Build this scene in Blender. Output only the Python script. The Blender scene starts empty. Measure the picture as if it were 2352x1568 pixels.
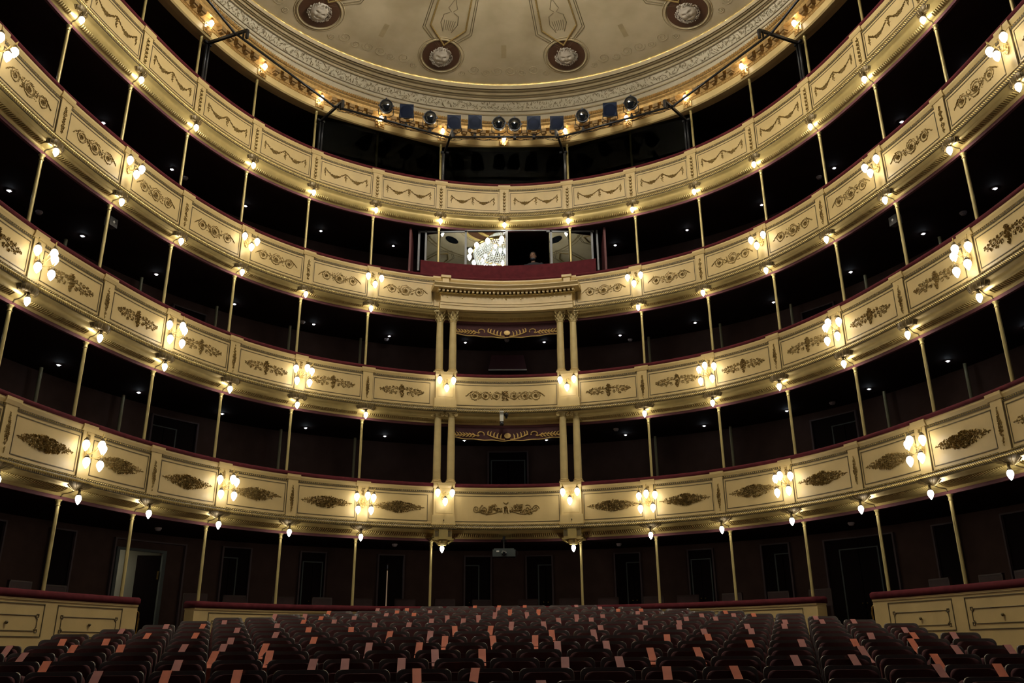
import bpy, math, random
import numpy as np
from mathutils import Matrix, Vector
random.seed(7); rng = np.random.RandomState(7)
SC = bpy.context.scene
COL = SC.collection
PI = math.pi
H = 1.8                      # height of the camera above the stage side of the stalls floor
# ------------------------------------------------------------------ camera
FPX, PITCH, YAW, ROLL, CX = 1945.95, 0.347824, 0.011488, 0.008041, -0.0512
rt = Vector((math.cos(YAW), -math.sin(YAW), 0)); fh = Vector((math.sin(YAW), math.cos(YAW), 0))
fw = fh*math.cos(PITCH)+Vector((0, 0, math.sin(PITCH))); up = -fh*math.sin(PITCH)+Vector((0, 0, math.cos(PITCH)))
ri = rt*math.cos(ROLL)-up*math.sin(ROLL); ui = rt*math.sin(ROLL)+up*math.cos(ROLL)
cam = bpy.data.cameras.new('camera'); camo = bpy.data.objects.new('camera', cam); COL.objects.link(camo)
M4 = Matrix((ri, ui, -fw)).transposed().to_4x4(); M4.translation = Vector((CX, 0, H)); camo.matrix_world = M4
cam.sensor_width = 36; cam.lens = 36*FPX/2352; cam.clip_end = 200
SC.camera = camo
# ------------------------------------------------------------------ world, exposure
w = bpy.data.worlds.new('world'); SC.world = w; w.use_nodes = True
w.node_tree.nodes['Background'].inputs[0].default_value = (0.42, 0.38, 0.36, 1)
w.node_tree.nodes['Background'].inputs[1].default_value = 0.026
SC.view_settings.view_transform = 'Standard'; SC.view_settings.look = 'None'; SC.view_settings.gamma = 1
SC.view_settings.use_curve_mapping = False
SC.view_settings.exposure = 0.52
SC.cycles.use_light_tree = True
SC.cycles.max_bounces = 6; SC.cycles.diffuse_bounces = 3; SC.cycles.glossy_bounces = 3; SC.cycles.transmission_bounces = 3; SC.cycles.transparent_max_bounces = 6
SC.cycles.sample_clamp_indirect = 6.0
E_BULB, E_SCONCE, E_CORNICE, E_CHAND, E_SPOT = 29.0, 9.5, 12.5, 440.0, 60.0

# ------------------------------------------------------------------ materials
def mat(name, col, rough=.5, metal=0., var=.0, scale=8., bump=0., bscale=60., emit=0., sheen=0., coat=0., spec=None, col2=None):
    m = bpy.data.materials.new(name); m.use_nodes = True; nt = m.node_tree; b = nt.nodes['Principled BSDF']
    b.inputs['Base Color'].default_value = (*col, 1); b.inputs['Roughness'].default_value = rough; b.inputs['Metallic'].default_value = metal
    if spec is not None: b.inputs['Specular IOR Level'].default_value = spec
    if sheen: b.inputs['Sheen Weight'].default_value = sheen; b.inputs['Sheen Roughness'].default_value = .4; b.inputs['Sheen Tint'].default_value = (*[min(1, c*4) for c in col], 1)
    if coat: b.inputs['Coat Weight'].default_value = coat
    if emit:
        b.inputs['Emission Color'].default_value = (*col, 1); b.inputs['Emission Strength'].default_value = emit
    if var or col2:
        tc = nt.nodes.new('ShaderNodeTexCoord'); n = nt.nodes.new('ShaderNodeTexNoise'); n.inputs['Scale'].default_value = scale; n.inputs['Detail'].default_value = 5
        nt.links.new(tc.outputs['Object'], n.inputs['Vector'])
        r = nt.nodes.new('ShaderNodeValToRGB'); nt.links.new(n.outputs['Fac'], r.inputs['Fac'])
        r.color_ramp.elements[0].position = .3; r.color_ramp.elements[1].position = .7
        c2 = col2 or tuple(min(1, c*(1+var)) for c in col); c1 = col if col2 else tuple(c*(1-var) for c in col)
        r.color_ramp.elements[0].color = (*c1, 1); r.color_ramp.elements[1].color = (*c2, 1)
        nt.links.new(r.outputs['Color'], b.inputs['Base Color'])
    if bump:
        tc = nt.nodes.new('ShaderNodeTexCoord'); n = nt.nodes.new('ShaderNodeTexNoise'); n.inputs['Scale'].default_value = bscale; n.inputs['Detail'].default_value = 4
        nt.links.new(tc.outputs['Object'], n.inputs['Vector'])
        bp = nt.nodes.new('ShaderNodeBump'); bp.inputs['Strength'].default_value = bump; bp.inputs['Distance'].default_value = .02
        nt.links.new(n.outputs['Fac'], bp.inputs['Height']); nt.links.new(bp.outputs['Normal'], b.inputs['Normal'])
    return m
CREAM = mat('cream_paint', (.575, .425, .178), .42, 0, .07, 3.)
PANEL = mat('panel_paint', (.57, .42, .178), .45, 0, .08, 2.5)
STONE = mat('column_paint', (.50, .385, .16), .5, 0, .10, 5.)
GOLDP = mat('gold_paint', (.52, .395, .145), .32, .35, .10, 6.)
GILT = mat('dark_gilt', (.31, .215, .075), .38, .3, .45, 60.)
GILTB = mat('bright_gilt', (.62, .45, .145), .36, .35, .20, 20.)
LINE = mat('patina_line', (.115, .085, .038), .55, .2, .2, 20.)
BRACK = mat('bracket_bronze', (.13, .092, .036), .45, .4, .25, 14.)
ROSEG = mat('cornice_gilt', (.56, .36, .13), .36, .45, .25, 14.)
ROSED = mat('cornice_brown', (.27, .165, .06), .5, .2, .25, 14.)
POST = mat('post_gold', (.46, .37, .145), .35, .3, .06, 4.)
VELVET = mat('crimson_velvet', (.085, .013, .017), .85, 0, .18, 9., .15, 200., sheen=.12, spec=.12)
VELVD = mat('seat_velvet', (.095, .026, .026), .85, 0, .2, 9., sheen=.3)
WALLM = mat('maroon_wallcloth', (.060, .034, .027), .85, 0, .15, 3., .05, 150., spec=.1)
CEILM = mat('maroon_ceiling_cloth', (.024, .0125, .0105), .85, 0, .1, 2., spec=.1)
EDGE = mat('maroon_edge_cloth', (.125, .046, .052), .7, 0, .1, 6., spec=.15)
DOORM = mat('door_oxblood', (.007, .0032, .003), .8, 0, .1, 3., spec=.1)
FRAME = mat('door_frame_grey', (.085, .058, .058), .6, 0, .1, 4., spec=.2)
FRAMEG = mat('inner_frame_green_grey', (.075, .085, .078), .6, 0, .1, 4., spec=.2)
OFFW = mat('corridor_off_white', (.42, .42, .34), .6, 0, .05, 2.)
FLOORM = mat('floor_carpet', (.05, .012, .013), .9, 0, .2, 5., .1, 80.)
PLAST = mat('seat_black_plastic', (.12, .098, .09), .19, 0, .1, 5., coat=.6)
METAL = mat('black_metal', (.012, .012, .014), .4, .3, .1, 10.)
STEEL = mat('grey_steel', (.13, .13, .13), .35, .7, .1, 8.)
ALU = mat('aluminium', (.17, .175, .18), .5, .2, .05, 8.)
BRASS = mat('brass', (.60, .42, .14), .22, .9, .1, 8.)
WHITEP = mat('white_plastic', (.6, .6, .56), .4, 0, .03, 4.)
SMOKE = mat('detector_plastic', (.30, .24, .24), .5, 0, .03, 4.)
ORANGE = mat('orange_paper', (.52, .13, .062), .7, 0, .08, 12.)
PINK = mat('faded_pink_paper', (.36, .135, .115), .7, 0, .08, 12.)
EMBRO = mat('gold_embroidery', (.62, .42, .14), .5, .2, .1, 30.)
PLASTER = mat('dome_plaster', (.38, .31, .18), .7, 0, 0, 1.2, .12, 7., col2=(.54, .455, .29))
COVE = mat('cove_plaster', (.50, .44, .30), .6, 0, .06, 2.)
COVED = mat('cove_band', (.36, .285, .155), .6, 0, .10, 3.)
SCROLLP = mat('painted_scroll', (.34, .275, .155), .65, 0, .1, 20.)
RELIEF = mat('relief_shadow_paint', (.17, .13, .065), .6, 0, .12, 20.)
BROWN = mat('medallion_brown', (.070, .028, .012), .5, 0, .15, 3.)
FACE = mat('mask_plaster', (.44, .385, .30), .6, 0, .06, 8.)
SKIN = mat('skin', (.20, .105, .065), .5, 0, .05, 20.)
HAIR = mat('black_hair', (.01, .008, .007), .5, 0, .1, 40.)
SHIRT = mat('black_shirt', (.012, .012, .016), .8, 0, .1, 10.)
MASKC = mat('dark_face_mask', (.02, .024, .035), .7, 0, .1, 20.)
CAMW = mat('camera_housing', (.62, .61, .52), .4, 0, .03, 4.)
PROJM = mat('projector_grey', (.055, .065, .062), .4, 0, .05, 6.)
LENS = mat('lens_glass', (.008, .01, .012), .08, 0, .05, 4., coat=1.)
GELX = mat('blue_gel_plate', (.006, .010, .030), .10, 0, .2, 6., .3, 14., coat=.5)
def emis(name, col, s):
    m = bpy.data.materials.new(name); m.use_nodes = True; nt = m.node_tree; nt.nodes.clear()
    e = nt.nodes.new('ShaderNodeEmission'); o = nt.nodes.new('ShaderNodeOutputMaterial')
    e.inputs[0].default_value = (*col, 1); e.inputs[1].default_value = s; nt.links.new(e.outputs[0], o.inputs[0]); return m
WARM = (1.0, .925, .79)
BULB = emis('bulb_light', WARM, E_BULB); BULBS = emis('sconce_bulb_light', WARM, E_SCONCE); BULBC = emis('cornice_bulb_light', (1., .93, .78), E_CORNICE)
BULBH = emis('chandelier_bulb_light', (1, .955, .87), E_CHAND); SPOTL = emis('downlight_led', (.80, .90, 1.), E_SPOT)
CORR = emis('corridor_lamp', (1, .9, .7), 42.)
def crystal():
    m = bpy.data.materials.new('crystal'); m.use_nodes = True; nt = m.node_tree; nt.nodes.clear()
    o = nt.nodes.new('ShaderNodeOutputMaterial'); g = nt.nodes.new('ShaderNodeBsdfGlossy'); t = nt.nodes.new('ShaderNodeBsdfTranslucent'); d = nt.nodes.new('ShaderNodeBsdfDiffuse')
    g.inputs['Roughness'].default_value = .15; t.inputs[0].default_value = (.9, .93, .9, 1); d.inputs[0].default_value = (.8, .83, .8, 1)
    a = nt.nodes.new('ShaderNodeMixShader'); b = nt.nodes.new('ShaderNodeMixShader'); a.inputs[0].default_value = .5; b.inputs[0].default_value = .3
    nt.links.new(t.outputs[0], a.inputs[1]); nt.links.new(d.outputs[0], a.inputs[2]); nt.links.new(a.outputs[0], b.inputs[1]); nt.links.new(g.outputs[0], b.inputs[2]); nt.links.new(b.outputs[0], o.inputs[0]); return m
CRYS = crystal()
def pane(name, refl, dark=True):
    m = bpy.data.materials.new(name); m.use_nodes = True; nt = m.node_tree; nt.nodes.clear()
    o = nt.nodes.new('ShaderNodeOutputMaterial'); g = nt.nodes.new('ShaderNodeBsdfGlossy'); t = nt.nodes.new('ShaderNodeBsdfTransparent')
    g.inputs['Roughness'].default_value = .0; g.inputs[0].default_value = (.9, .95, .95, 1); t.inputs[0].default_value = (.35, .36, .36, 1)
    a = nt.nodes.new('ShaderNodeMixShader'); a.inputs[0].default_value = refl
    nt.links.new(t.outputs[0], a.inputs[1]); nt.links.new(g.outputs[0], a.inputs[2]); nt.links.new(a.outputs[0], o.inputs[0]); return m
MIRG = pane('booth_coated_glass', .14); DIMG = pane('gallery_dark_glass', .007)

def gelmat():
    m = mat('blue_gel_sheet', (.016, .023, .045), .18, 0, .15, 6.); nt = m.node_tree; b = nt.nodes['Principled BSDF']; o = nt.nodes['Material Output']
    t = nt.nodes.new('ShaderNodeBsdfTransparent'); t.inputs[0].default_value = (.45, .55, .85, 1); x = nt.nodes.new('ShaderNodeMixShader'); x.inputs[0].default_value = .55
    nt.links.new(t.outputs[0], x.inputs[1]); nt.links.new(b.outputs[0], x.inputs[2]); nt.links.new(x.outputs[0], o.inputs['Surface']); return m
GEL = gelmat()

# ------------------------------------------------------------------ mesh helper
class MB:
    def __init__(s): s.v = []; s.q = []; s.n = 0
    def add(s, V, F):
        V = np.asarray(V, float).reshape(-1, 3); s.v.append(V); s.q.append([tuple(i+s.n for i in f) for f in F]); s.n += len(V); return s
    def grid(s, G, cu=False, cv=False):
        G = np.asarray(G, float); n, m = G.shape[:2]; F = []
        for i in range(n if cu else n-1):
            for j in range(m if cv else m-1):
                a = i; b = (i+1) % n; c = j; d = (j+1) % m
                F.append((a*m+c, b*m+c, b*m+d, a*m+d))
        return s.add(G.reshape(-1, 3), F)
    def box(s, c, size, R=None):
        c = np.array(c, float); h = np.array(size, float)/2
        V = np.array([[x, y, z] for x in (-1, 1) for y in (-1, 1) for z in (-1, 1)])*h
        if R is not None: V = V @ np.array(R).T
        return s.add(V+c, [(0, 1, 3, 2), (4, 6, 7, 5), (0, 4, 5, 1), (2, 3, 7, 6), (0, 2, 6, 4), (1, 5, 7, 3)])
    def tube(s, pts, r, n=6, cap=True):
        P = np.asarray(pts, float); k = len(P); r = np.broadcast_to(r, (k,))
        T = np.gradient(P, axis=0); T /= np.linalg.norm(T, axis=1)[:, None]+1e-12
        ref = np.array([0, 0, 1.]) if abs(T[:, 2]).mean() < .8 else np.array([1., 0, 0])
        A = np.cross(T, ref); A /= np.linalg.norm(A, axis=1)[:, None]+1e-12; B = np.cross(T, A)
        a = np.arange(n)*2*PI/n
        G = P[:, None]+r[:, None, None]*(np.cos(a)[None, :, None]*A[:, None]+np.sin(a)[None, :, None]*B[:, None])
        s.grid(G, cv=True)
        if cap:
            m0 = s.n-k*n; s.q.append([tuple(m0+i for i in range(n))[::-1], tuple(m0+(k-1)*n+i for i in range(n))])
        return s
    def lathe(s, prof, n=12, c=(0, 0, 0), a0=0., a1=2*PI, sx=1., sy=1.):
        full = abs(a1-a0-2*PI) < 1e-6
        a = np.linspace(a0, a1, n, endpoint=not full); P = np.array(prof, float)
        G = np.stack([P[:, 0][:, None]*np.cos(a)*sx+c[0], P[:, 0][:, None]*np.sin(a)*sy+c[1], np.broadcast_to(P[:, 1][:, None]+c[2], (len(P), len(a)))], -1)
        return s.grid(G, cv=full)
    def octs(s, C, A, B, N):       # many little leaves: centre, long, wide and out half-axes (k,3)
        C, A, B, N = [np.asarray(x, float).reshape(-1, 3) for x in (C, A, B, N)]
        V = np.stack([C+A, C-A, C+B, C-B, C+N, C-N], 1).reshape(-1, 3); F = []
        for k in range(len(C)):
            o = 6*k
            F += [(o, o+2, o+4), (o+2, o+1, o+4), (o+1, o+3, o+4), (o+3, o, o+4)]
        return s.add(V, F)
    def build(s, name, m, parent=None, smooth=False, world=True):
        V = np.concatenate(s.v) if s.v else np.zeros((0, 3)); F = [f for q in s.q for f in q]
        loc = Vector((0, 0, 0)); q = parent
        while q is not None: loc += Vector(q.location); q = q.parent
        if not world: loc = Vector((0, 0, 0))
        me = bpy.data.meshes.new(name); V = V-np.array(loc)
        me.from_pydata(V.tolist(), [], F); me.materials.append(m); me.update()
        if smooth: me.polygons.foreach_set('use_smooth', [True]*len(me.polygons))
        o = bpy.data.objects.new(name, me); COL.objects.link(o)
        if parent is not None: o.parent = parent
        return o
def tag(o, label=None, cat=None, group=None, kind=None):
    if label: o['label'] = label
    if cat: o['category'] = cat
    if group: o['group'] = group
    if kind: o['kind'] = kind
    return o
def thing(name, label, cat, loc=(0, 0, 0), rz=0., group=None):
    o = bpy.data.objects.new(name, None); COL.objects.link(o); o.location = loc; o.rotation_euler = (0, 0, rz); o.empty_display_size = .1
    return tag(o, label, cat, group)
def kids(o): return CH.get(o.name, [])
CH = {}
def index(o):
    for c in o.children: pass
def dup(root, loc, rz, label, group=None):
    r = root.copy(); COL.objects.link(r); r.location = loc; r.rotation_euler = (0, 0, rz); tag(r, label, None, group)
    for ch, subs in TREE[root.name]:
        c = ch.copy(); COL.objects.link(c); c.parent = r
        for g in subs:
            d = g.copy(); COL.objects.link(d); d.parent = c
    return r
TREE = {}
def reg(root):
    allo = list(COL.objects); TREE[root.name] = [(c, [g for g in allo if g.parent == c]) for c in allo if c.parent == root]
def struct(name, mb, m, parent=None, smooth=False, label=None):
    o = mb.build(name, m, parent, smooth)
    if parent is None: o['kind'] = 'structure'
    if label: o['label'] = label
    return o
ORD = ['', 'first', 'second', 'third', 'fourth', 'fifth', 'sixth', 'seventh', 'eighth', 'ninth', 'tenth', 'eleventh', 'twelfth', 'thirteenth', 'fourteenth', 'fifteenth', 'sixteenth', 'seventeenth', 'eighteenth', 'nineteenth', 'twentieth', 'twenty-first', 'twenty-second', 'twenty-third', 'twenty-fourth', 'twenty-fifth', 'twenty-sixth']
TIER = ['ground floor boxes', 'lowest balcony', 'second balcony', 'third balcony', 'top balcony', 'ceiling cornice']

# ------------------------------------------------------------------ the horseshoe plan
PXs = [1.641, 3.201, 4.571, 5.678, 6.461, 6.966, 7.332, 7.509, 7.60, 7.62, 7.62]; PYs = [19.0, 18.416, 17.541, 16.318, 14.846, 13.285, 11.666, 10.02, 8.37, 6.71, 5.05]
CPX = np.array([-x for x in PXs[::-1]]+[0]+PXs); CPY = np.array(PYs[::-1]+[19.225]+PYs)
def crom(C):
    out = []
    for i in range(1, len(C)-2):
        p0, p1, p2, p3 = C[i-1:i+3]; t = np.linspace(0, 1, 40, endpoint=False)
        out.append(.5*((2*p1)+(-p0+p2)*t+(2*p0-5*p1+4*p2-p3)*t**2+(-p0+3*p1-3*p2+p3)*t**3))
    return np.concatenate(out+[[C[-2]]])
DX = crom(CPX); DY = crom(CPY); DU = np.linspace(-10, 10, len(DX))
_tx = np.gradient(DX); _ty = np.gradient(DY); _l = np.hypot(_tx, _ty); NX = _ty/_l; NY = -_tx/_l
BAY = 1.655
def W(u, d, z):
    u, d, z = np.broadcast_arrays(np.asarray(u, float), np.asarray(d, float), np.asarray(z, float))
    nx = np.interp(u, DU, NX); ny = np.interp(u, DU, NY)
    return np.stack([np.interp(u, DU, DX)+d*nx, np.interp(u, DU, DY)+d*ny, z+H], -1)
def frame(u):      # tangent (towards +u), inward normal
    nx = float(np.interp(u, DU, NX)); ny = float(np.interp(u, DU, NY)); n = np.array([nx, ny, 0]); n /= np.linalg.norm(n)
    return np.array([-n[1], n[0], 0.]), n
def rzof(u):       # rotation that sends local -y to the inward normal
    t, n = frame(u); return math.atan2(n[1], n[0])+PI/2
def sweep(mb, u0, u1, prof, step=.0834, closed=True, caps=True):
    n = max(2, int(abs(u1-u0)/step)+2); us = np.linspace(u0, u1, n); P = np.array(prof, float)
    G = W(us[:, None], P[None, :, 0], P[None, :, 1]); m0 = mb.n; mb.grid(G, cv=closed)
    if closed and caps:
        k = len(P); mb.q.append([tuple(m0+i for i in range(k)), tuple(m0+(n-1)*k+i for i in range(k))[::-1]])
    return mb
def bar(mb, u0, u1, d0, d1, z0, z1): return sweep(mb, u0, u1, [(d0, z0), (d1, z0), (d1, z1), (d0, z1)])
def rows(mb, us, d, z, la, lb, ln, tilt=0.):   # a row of little leaves along the curve, tilt in the wall plane
    us = np.asarray(us, float); C = W(us, d, z); nx = np.interp(us, DU, NX); ny = np.interp(us, DU, NY)
    N = np.stack([nx, ny, 0*nx], -1); T = np.stack([-ny, nx, 0*nx], -1); Z = np.array([0, 0, 1.])
    c, s_ = math.cos(tilt), math.sin(tilt)
    return mb.octs(C, (T*c+Z*s_)*la, (-T*s_+Z*c)*lb, N*ln)

# ------------------------------------------------------------------ ornaments in panel coordinates (a along, b up, h out)
class Orn:
    def __init__(s, uc, d, zc): s.uc, s.d, s.zc = uc, d, zc; s.C = []; s.A = []; s.B = []; s.h = []; s.t = []
    def leaf(s, a, b, ang, l, wd, h=.018):
        s.C.append((a, b)); s.A.append((math.cos(ang)*l, math.sin(ang)*l)); s.B.append((-math.sin(ang)*wd, math.cos(ang)*wd)); s.h.append(h)
    def tube(s, pts, r): s.t.append((np.array(pts, float), r))
    def spiral(s, a, b, R, turns=1.6, start=0., sgn=1, r=.006):
        t = np.linspace(0, 1, int(12*turns)+3); ph = start+sgn*t*turns*2*PI; rr = R*(1-.85*t)
        s.tube(np.stack([a+rr*np.cos(ph), b+rr*np.sin(ph)], -1), r)
        for k in range(0, len(t)-3, 3):
            s.leaf(a+rr[k]*math.cos(ph[k]), b+rr[k]*math.sin(ph[k]), ph[k]+sgn*1.1, R*.26, R*.11)
    def flower(s, a, b, R, n=6, h=.03):
        for k in range(n): s.leaf(a+math.cos(k*2*PI/n)*R*.5, b+math.sin(k*2*PI/n)*R*.5, k*2*PI/n, R*.5, R*.24, h*.7)
        s.leaf(a, b, 0, R*.28, R*.28, h)
    def make(s, mb):
        if s.C:
            C = np.array(s.C); A = np.array(s.A); B = np.array(s.B); h = np.array(s.h)
            P = W(s.uc+C[:, 0]/BAY, s.d, s.zc+C[:, 1])
            PA = W(s.uc+(C+A)[:, 0]/BAY, s.d, s.zc+(C+A)[:, 1])-P; PB = W(s.uc+(C+B)[:, 0]/BAY, s.d, s.zc+(C+B)[:, 1])-P
            N = W(s.uc+C[:, 0]/BAY, s.d+h, s.zc+C[:, 1])-P
            mb.octs(P, PA, PB, N)
        for p, r in s.t: mb.tube(W(s.uc+p[:, 0]/BAY, s.d+r*.6, s.zc+p[:, 1]), r, 5)
        return mb
R_ = random.random
def orn_garland(o):
    for sx in (-1, 1):
        n = 34
        for k in range(n):
            t = k/(n-1); a = sx*(.03+.51*t); b = .085-.135*math.sin(PI*t)
            big = .75+1.15*math.exp(-((t-.5)/.17)**2)
            for j in range(3): o.leaf(a+(R_()-.5)*.022, b+(R_()-.5)*.040*big, (R_()-.5)*3.0, .021*big, .009*big, .02)
        o.flower(sx*.285, -.05, .050, 7); o.flower(sx*.20, -.03, .030, 6); o.flower(sx*.37, -.03, .030, 6)
        for j in range(7): o.leaf(sx*(.552+.012*math.sin(j*2)), .085-.028*j, -PI/2+(R_()-.5)*1.4, .032, .019-.0018*j, .022)
        for j in range(6): o.leaf(sx*(.55+(R_()-.5)*.06), .04-.10*R_(), R_()*3, .018, .008, .022)
        o.leaf(sx*.55, .11, .8, .03, .012)
    for j in range(8): o.leaf(.014*math.sin(j*3), .09-.027*j, -PI/2+(R_()-.5)*1.4, .032, .022-.002*j, .024)
    for j in range(10): o.leaf((R_()-.5)*.07, .06-.12*R_(), R_()*3, .018, .008, .022)
    o.flower(0, .085, .036, 6)
def orn_scrolls(o, cs=((-.335, .108), (0, .135), (.335, .108)), ends=True):
    for k, (a, R) in enumerate(cs):
        sg = 1 if a <= 0 else -1
        o.spiral(a, 0, R, 1.8, PI if a <= 0 else 0, sg, .0065); o.spiral(a, 0, R*.72, .8, 1., sg, .005); o.flower(a, 0, R*.48, 7); o.flower(a, 0, R*.25, 5, .045)
        for j in range(26):
            th = j*PI/13+.2; rr = R*(.80+.22*R_()); o.leaf(a+rr*math.cos(th), rr*math.sin(th), th+1.9*sg+(R_()-.5)*.8, R*.19, R*.065, .016)
    for (a0, R0), (a1, R1) in zip(cs[:-1], cs[1:]):
        t = np.linspace(0, 1, 8); o.tube(np.stack([a0+(a1-a0)*t, -.07*np.cos(t*PI)*np.sign(-1 if a0 < 0 else 1)], -1), .007)
        for j in range(14): o.leaf((a0+a1)/2+(R_()-.5)*.07, (R_()-.5)*.18, R_()*3, .022, .009)
    if ends:
        for sx in (-1, 1):
            L = cs[-1][0]+cs[-1][1]
            t = np.linspace(0, 1, 7); o.tube(np.stack([sx*(L-.06+.16*t), .085-.11*t**1.5], -1), .006)
            for j in range(14): o.leaf(sx*(L-.05+.011*j), .09-.0085*j+(R_()-.5)*.025, sx*-.8+(R_()-.5), .024, .010)
def orn_grapes(o):
    for j in range(70):
        b = .145-.29*j/69; wd = .060*math.sin(PI*(j/69)**.8)+.014; o.leaf((R_()-.5)*2*wd, b, R_()*3, .016, .010, .034)
    o.flower(0, .10, .060, 8); o.flower(0, -.01, .050, 6); o.flower(-.05, .05, .03, 6); o.flower(.05, .05, .03, 6)
    for sx in (-1, 1):
        t = np.linspace(0, 1, 10); o.tube(np.stack([sx*(.05+.46*t), .03-.05*t+.02*np.sin(t*9)], -1), .006)
        for k, (a, b, R) in enumerate(((.12, .055, .040), (.14, -.050, .044), (.21, .065, .036), (.22, -.02, .044), (.26, -.078, .034), (.29, .04, .044), (.33, -.03, .044), (.37, .050, .032), (.39, -.055, .034), (.43, .02, .032), (.45, -.02, .028), (.50, .0, .026))):
            o.spiral(sx*a, b, R, 1.2, R_()*6, sx, .0045)
            for j in range(7): o.leaf(sx*(a+(R_()-.5)*.06), b+(R_()-.5)*.06, R_()*3, .019, .008)
def orn_diamond(o):
    for j in range(430):
        t = (R_()+R_()-1); a = t*.60; hh = .118*(1-abs(t))**.75+.010
        b = (R_()*2-1)*hh; o.leaf(a, b, R_()*3.1, .024*(1-.3*abs(t)), .0075, .012+.026*(1-abs(t)))
    for sx in (-1, 1):
        for a, R in ((.10, .070), (.20, .062), (.30, .050), (.39, .036)): o.spiral(sx*a, .012*sx, R, 1.6, R_()*6, sx, .0065)
        for j in range(6): o.leaf(sx*(.44+.028*j), 0, 0 if j % 2 else sx*.5, .026, .012, .014)
    o.flower(0, 0, .065, 8, .05); o.flower(0, .0, .035, 6, .06)
def pil_chain(o, L=.25):
    for j in range(6):
        b = L*(.9-.36*j); o.flower(0, b, .040, 7); o.flower(0, b, .020, 5, .04)
        for s_ in (-1, 1): o.leaf(.028*s_, b-.045, 1.2*s_, .026, .010); o.leaf(.034*s_, b+.02, -.6*s_, .022, .008)
    o.leaf(0, L*1.12, PI/2, .035, .012); o.leaf(0, -L*1.12, PI/2, .035, .012)
def pil_scroll(o, L=.26):
    for s_ in (-1, 1):
        o.spiral(0, s_*L*.42, .048, 1.5, 0, s_, .006); o.spiral(0, s_*L*.82, .032, 1.2, 0, -s_, .005)
    for j in range(60):
        b = (R_()*2-1)*L; o.leaf((R_()*2-1)*.040*(1-abs(b)/L*.6), b, R_()*3, .021, .008)
    o.flower(0, 0, .040, 6)
def pil_diamond(o, L=.29):
    for j in range(120):
        t = R_()+R_()-1; b = t*L; o.leaf((R_()*2-1)*.046*(1-abs(t)), b, PI/2+(R_()-.5)*2.0, .024, .009, .02)
    o.flower(0, 0, .036, 6)
def orn_central2(o):
    orn_scrolls(o, ((-.74, .118), (-.48, .105), (-.215, .10), (.215, .10), (.48, .105), (.74, .118)), True)
    for j in range(80): o.leaf((R_()-.5)*.16, (R_()-.5)*.23, R_()*3, .020, .009, .03)
def orn_central1(o):
    for sx in (-1, 1):
        o.spiral(sx*.70, 0, .085, 1.6, 0, sx, .010); o.spiral(sx*.52, -.01, .10, 1.5, 2, -sx, .011); o.spiral(sx*.36, .03, .075, 1.2, 1, sx, .011)
        t = np.linspace(0, 1, 10); o.tube(np.stack([sx*(.10+.62*t), -.09*np.sin(PI*t)-.02], -1), .010)
        for j in range(60):
            t = R_(); o.leaf(sx*(.10+.52*t), .07*math.sin(6*t)*(R_())-.03+(R_()-.5)*.10, R_()*3, .035, .012, .028)
        for j in range(6): o.leaf(sx*(.24+.03*j), .09-.01*j, sx*.9, .05, .012, .03)
    for j in range(20): o.leaf((R_()-.5)*.11, .05-.13*R_(), R_()*3, .028, .013, .035)
    o.tube([(-.06, -.09), (-.05, .02), (0, .06), (.05, .02), (.06, -.09)], .014)
    o.tube([(-.055, .155), (-.03, .125), (0, .115), (.03, .125), (.055, .155)], .012)

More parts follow.
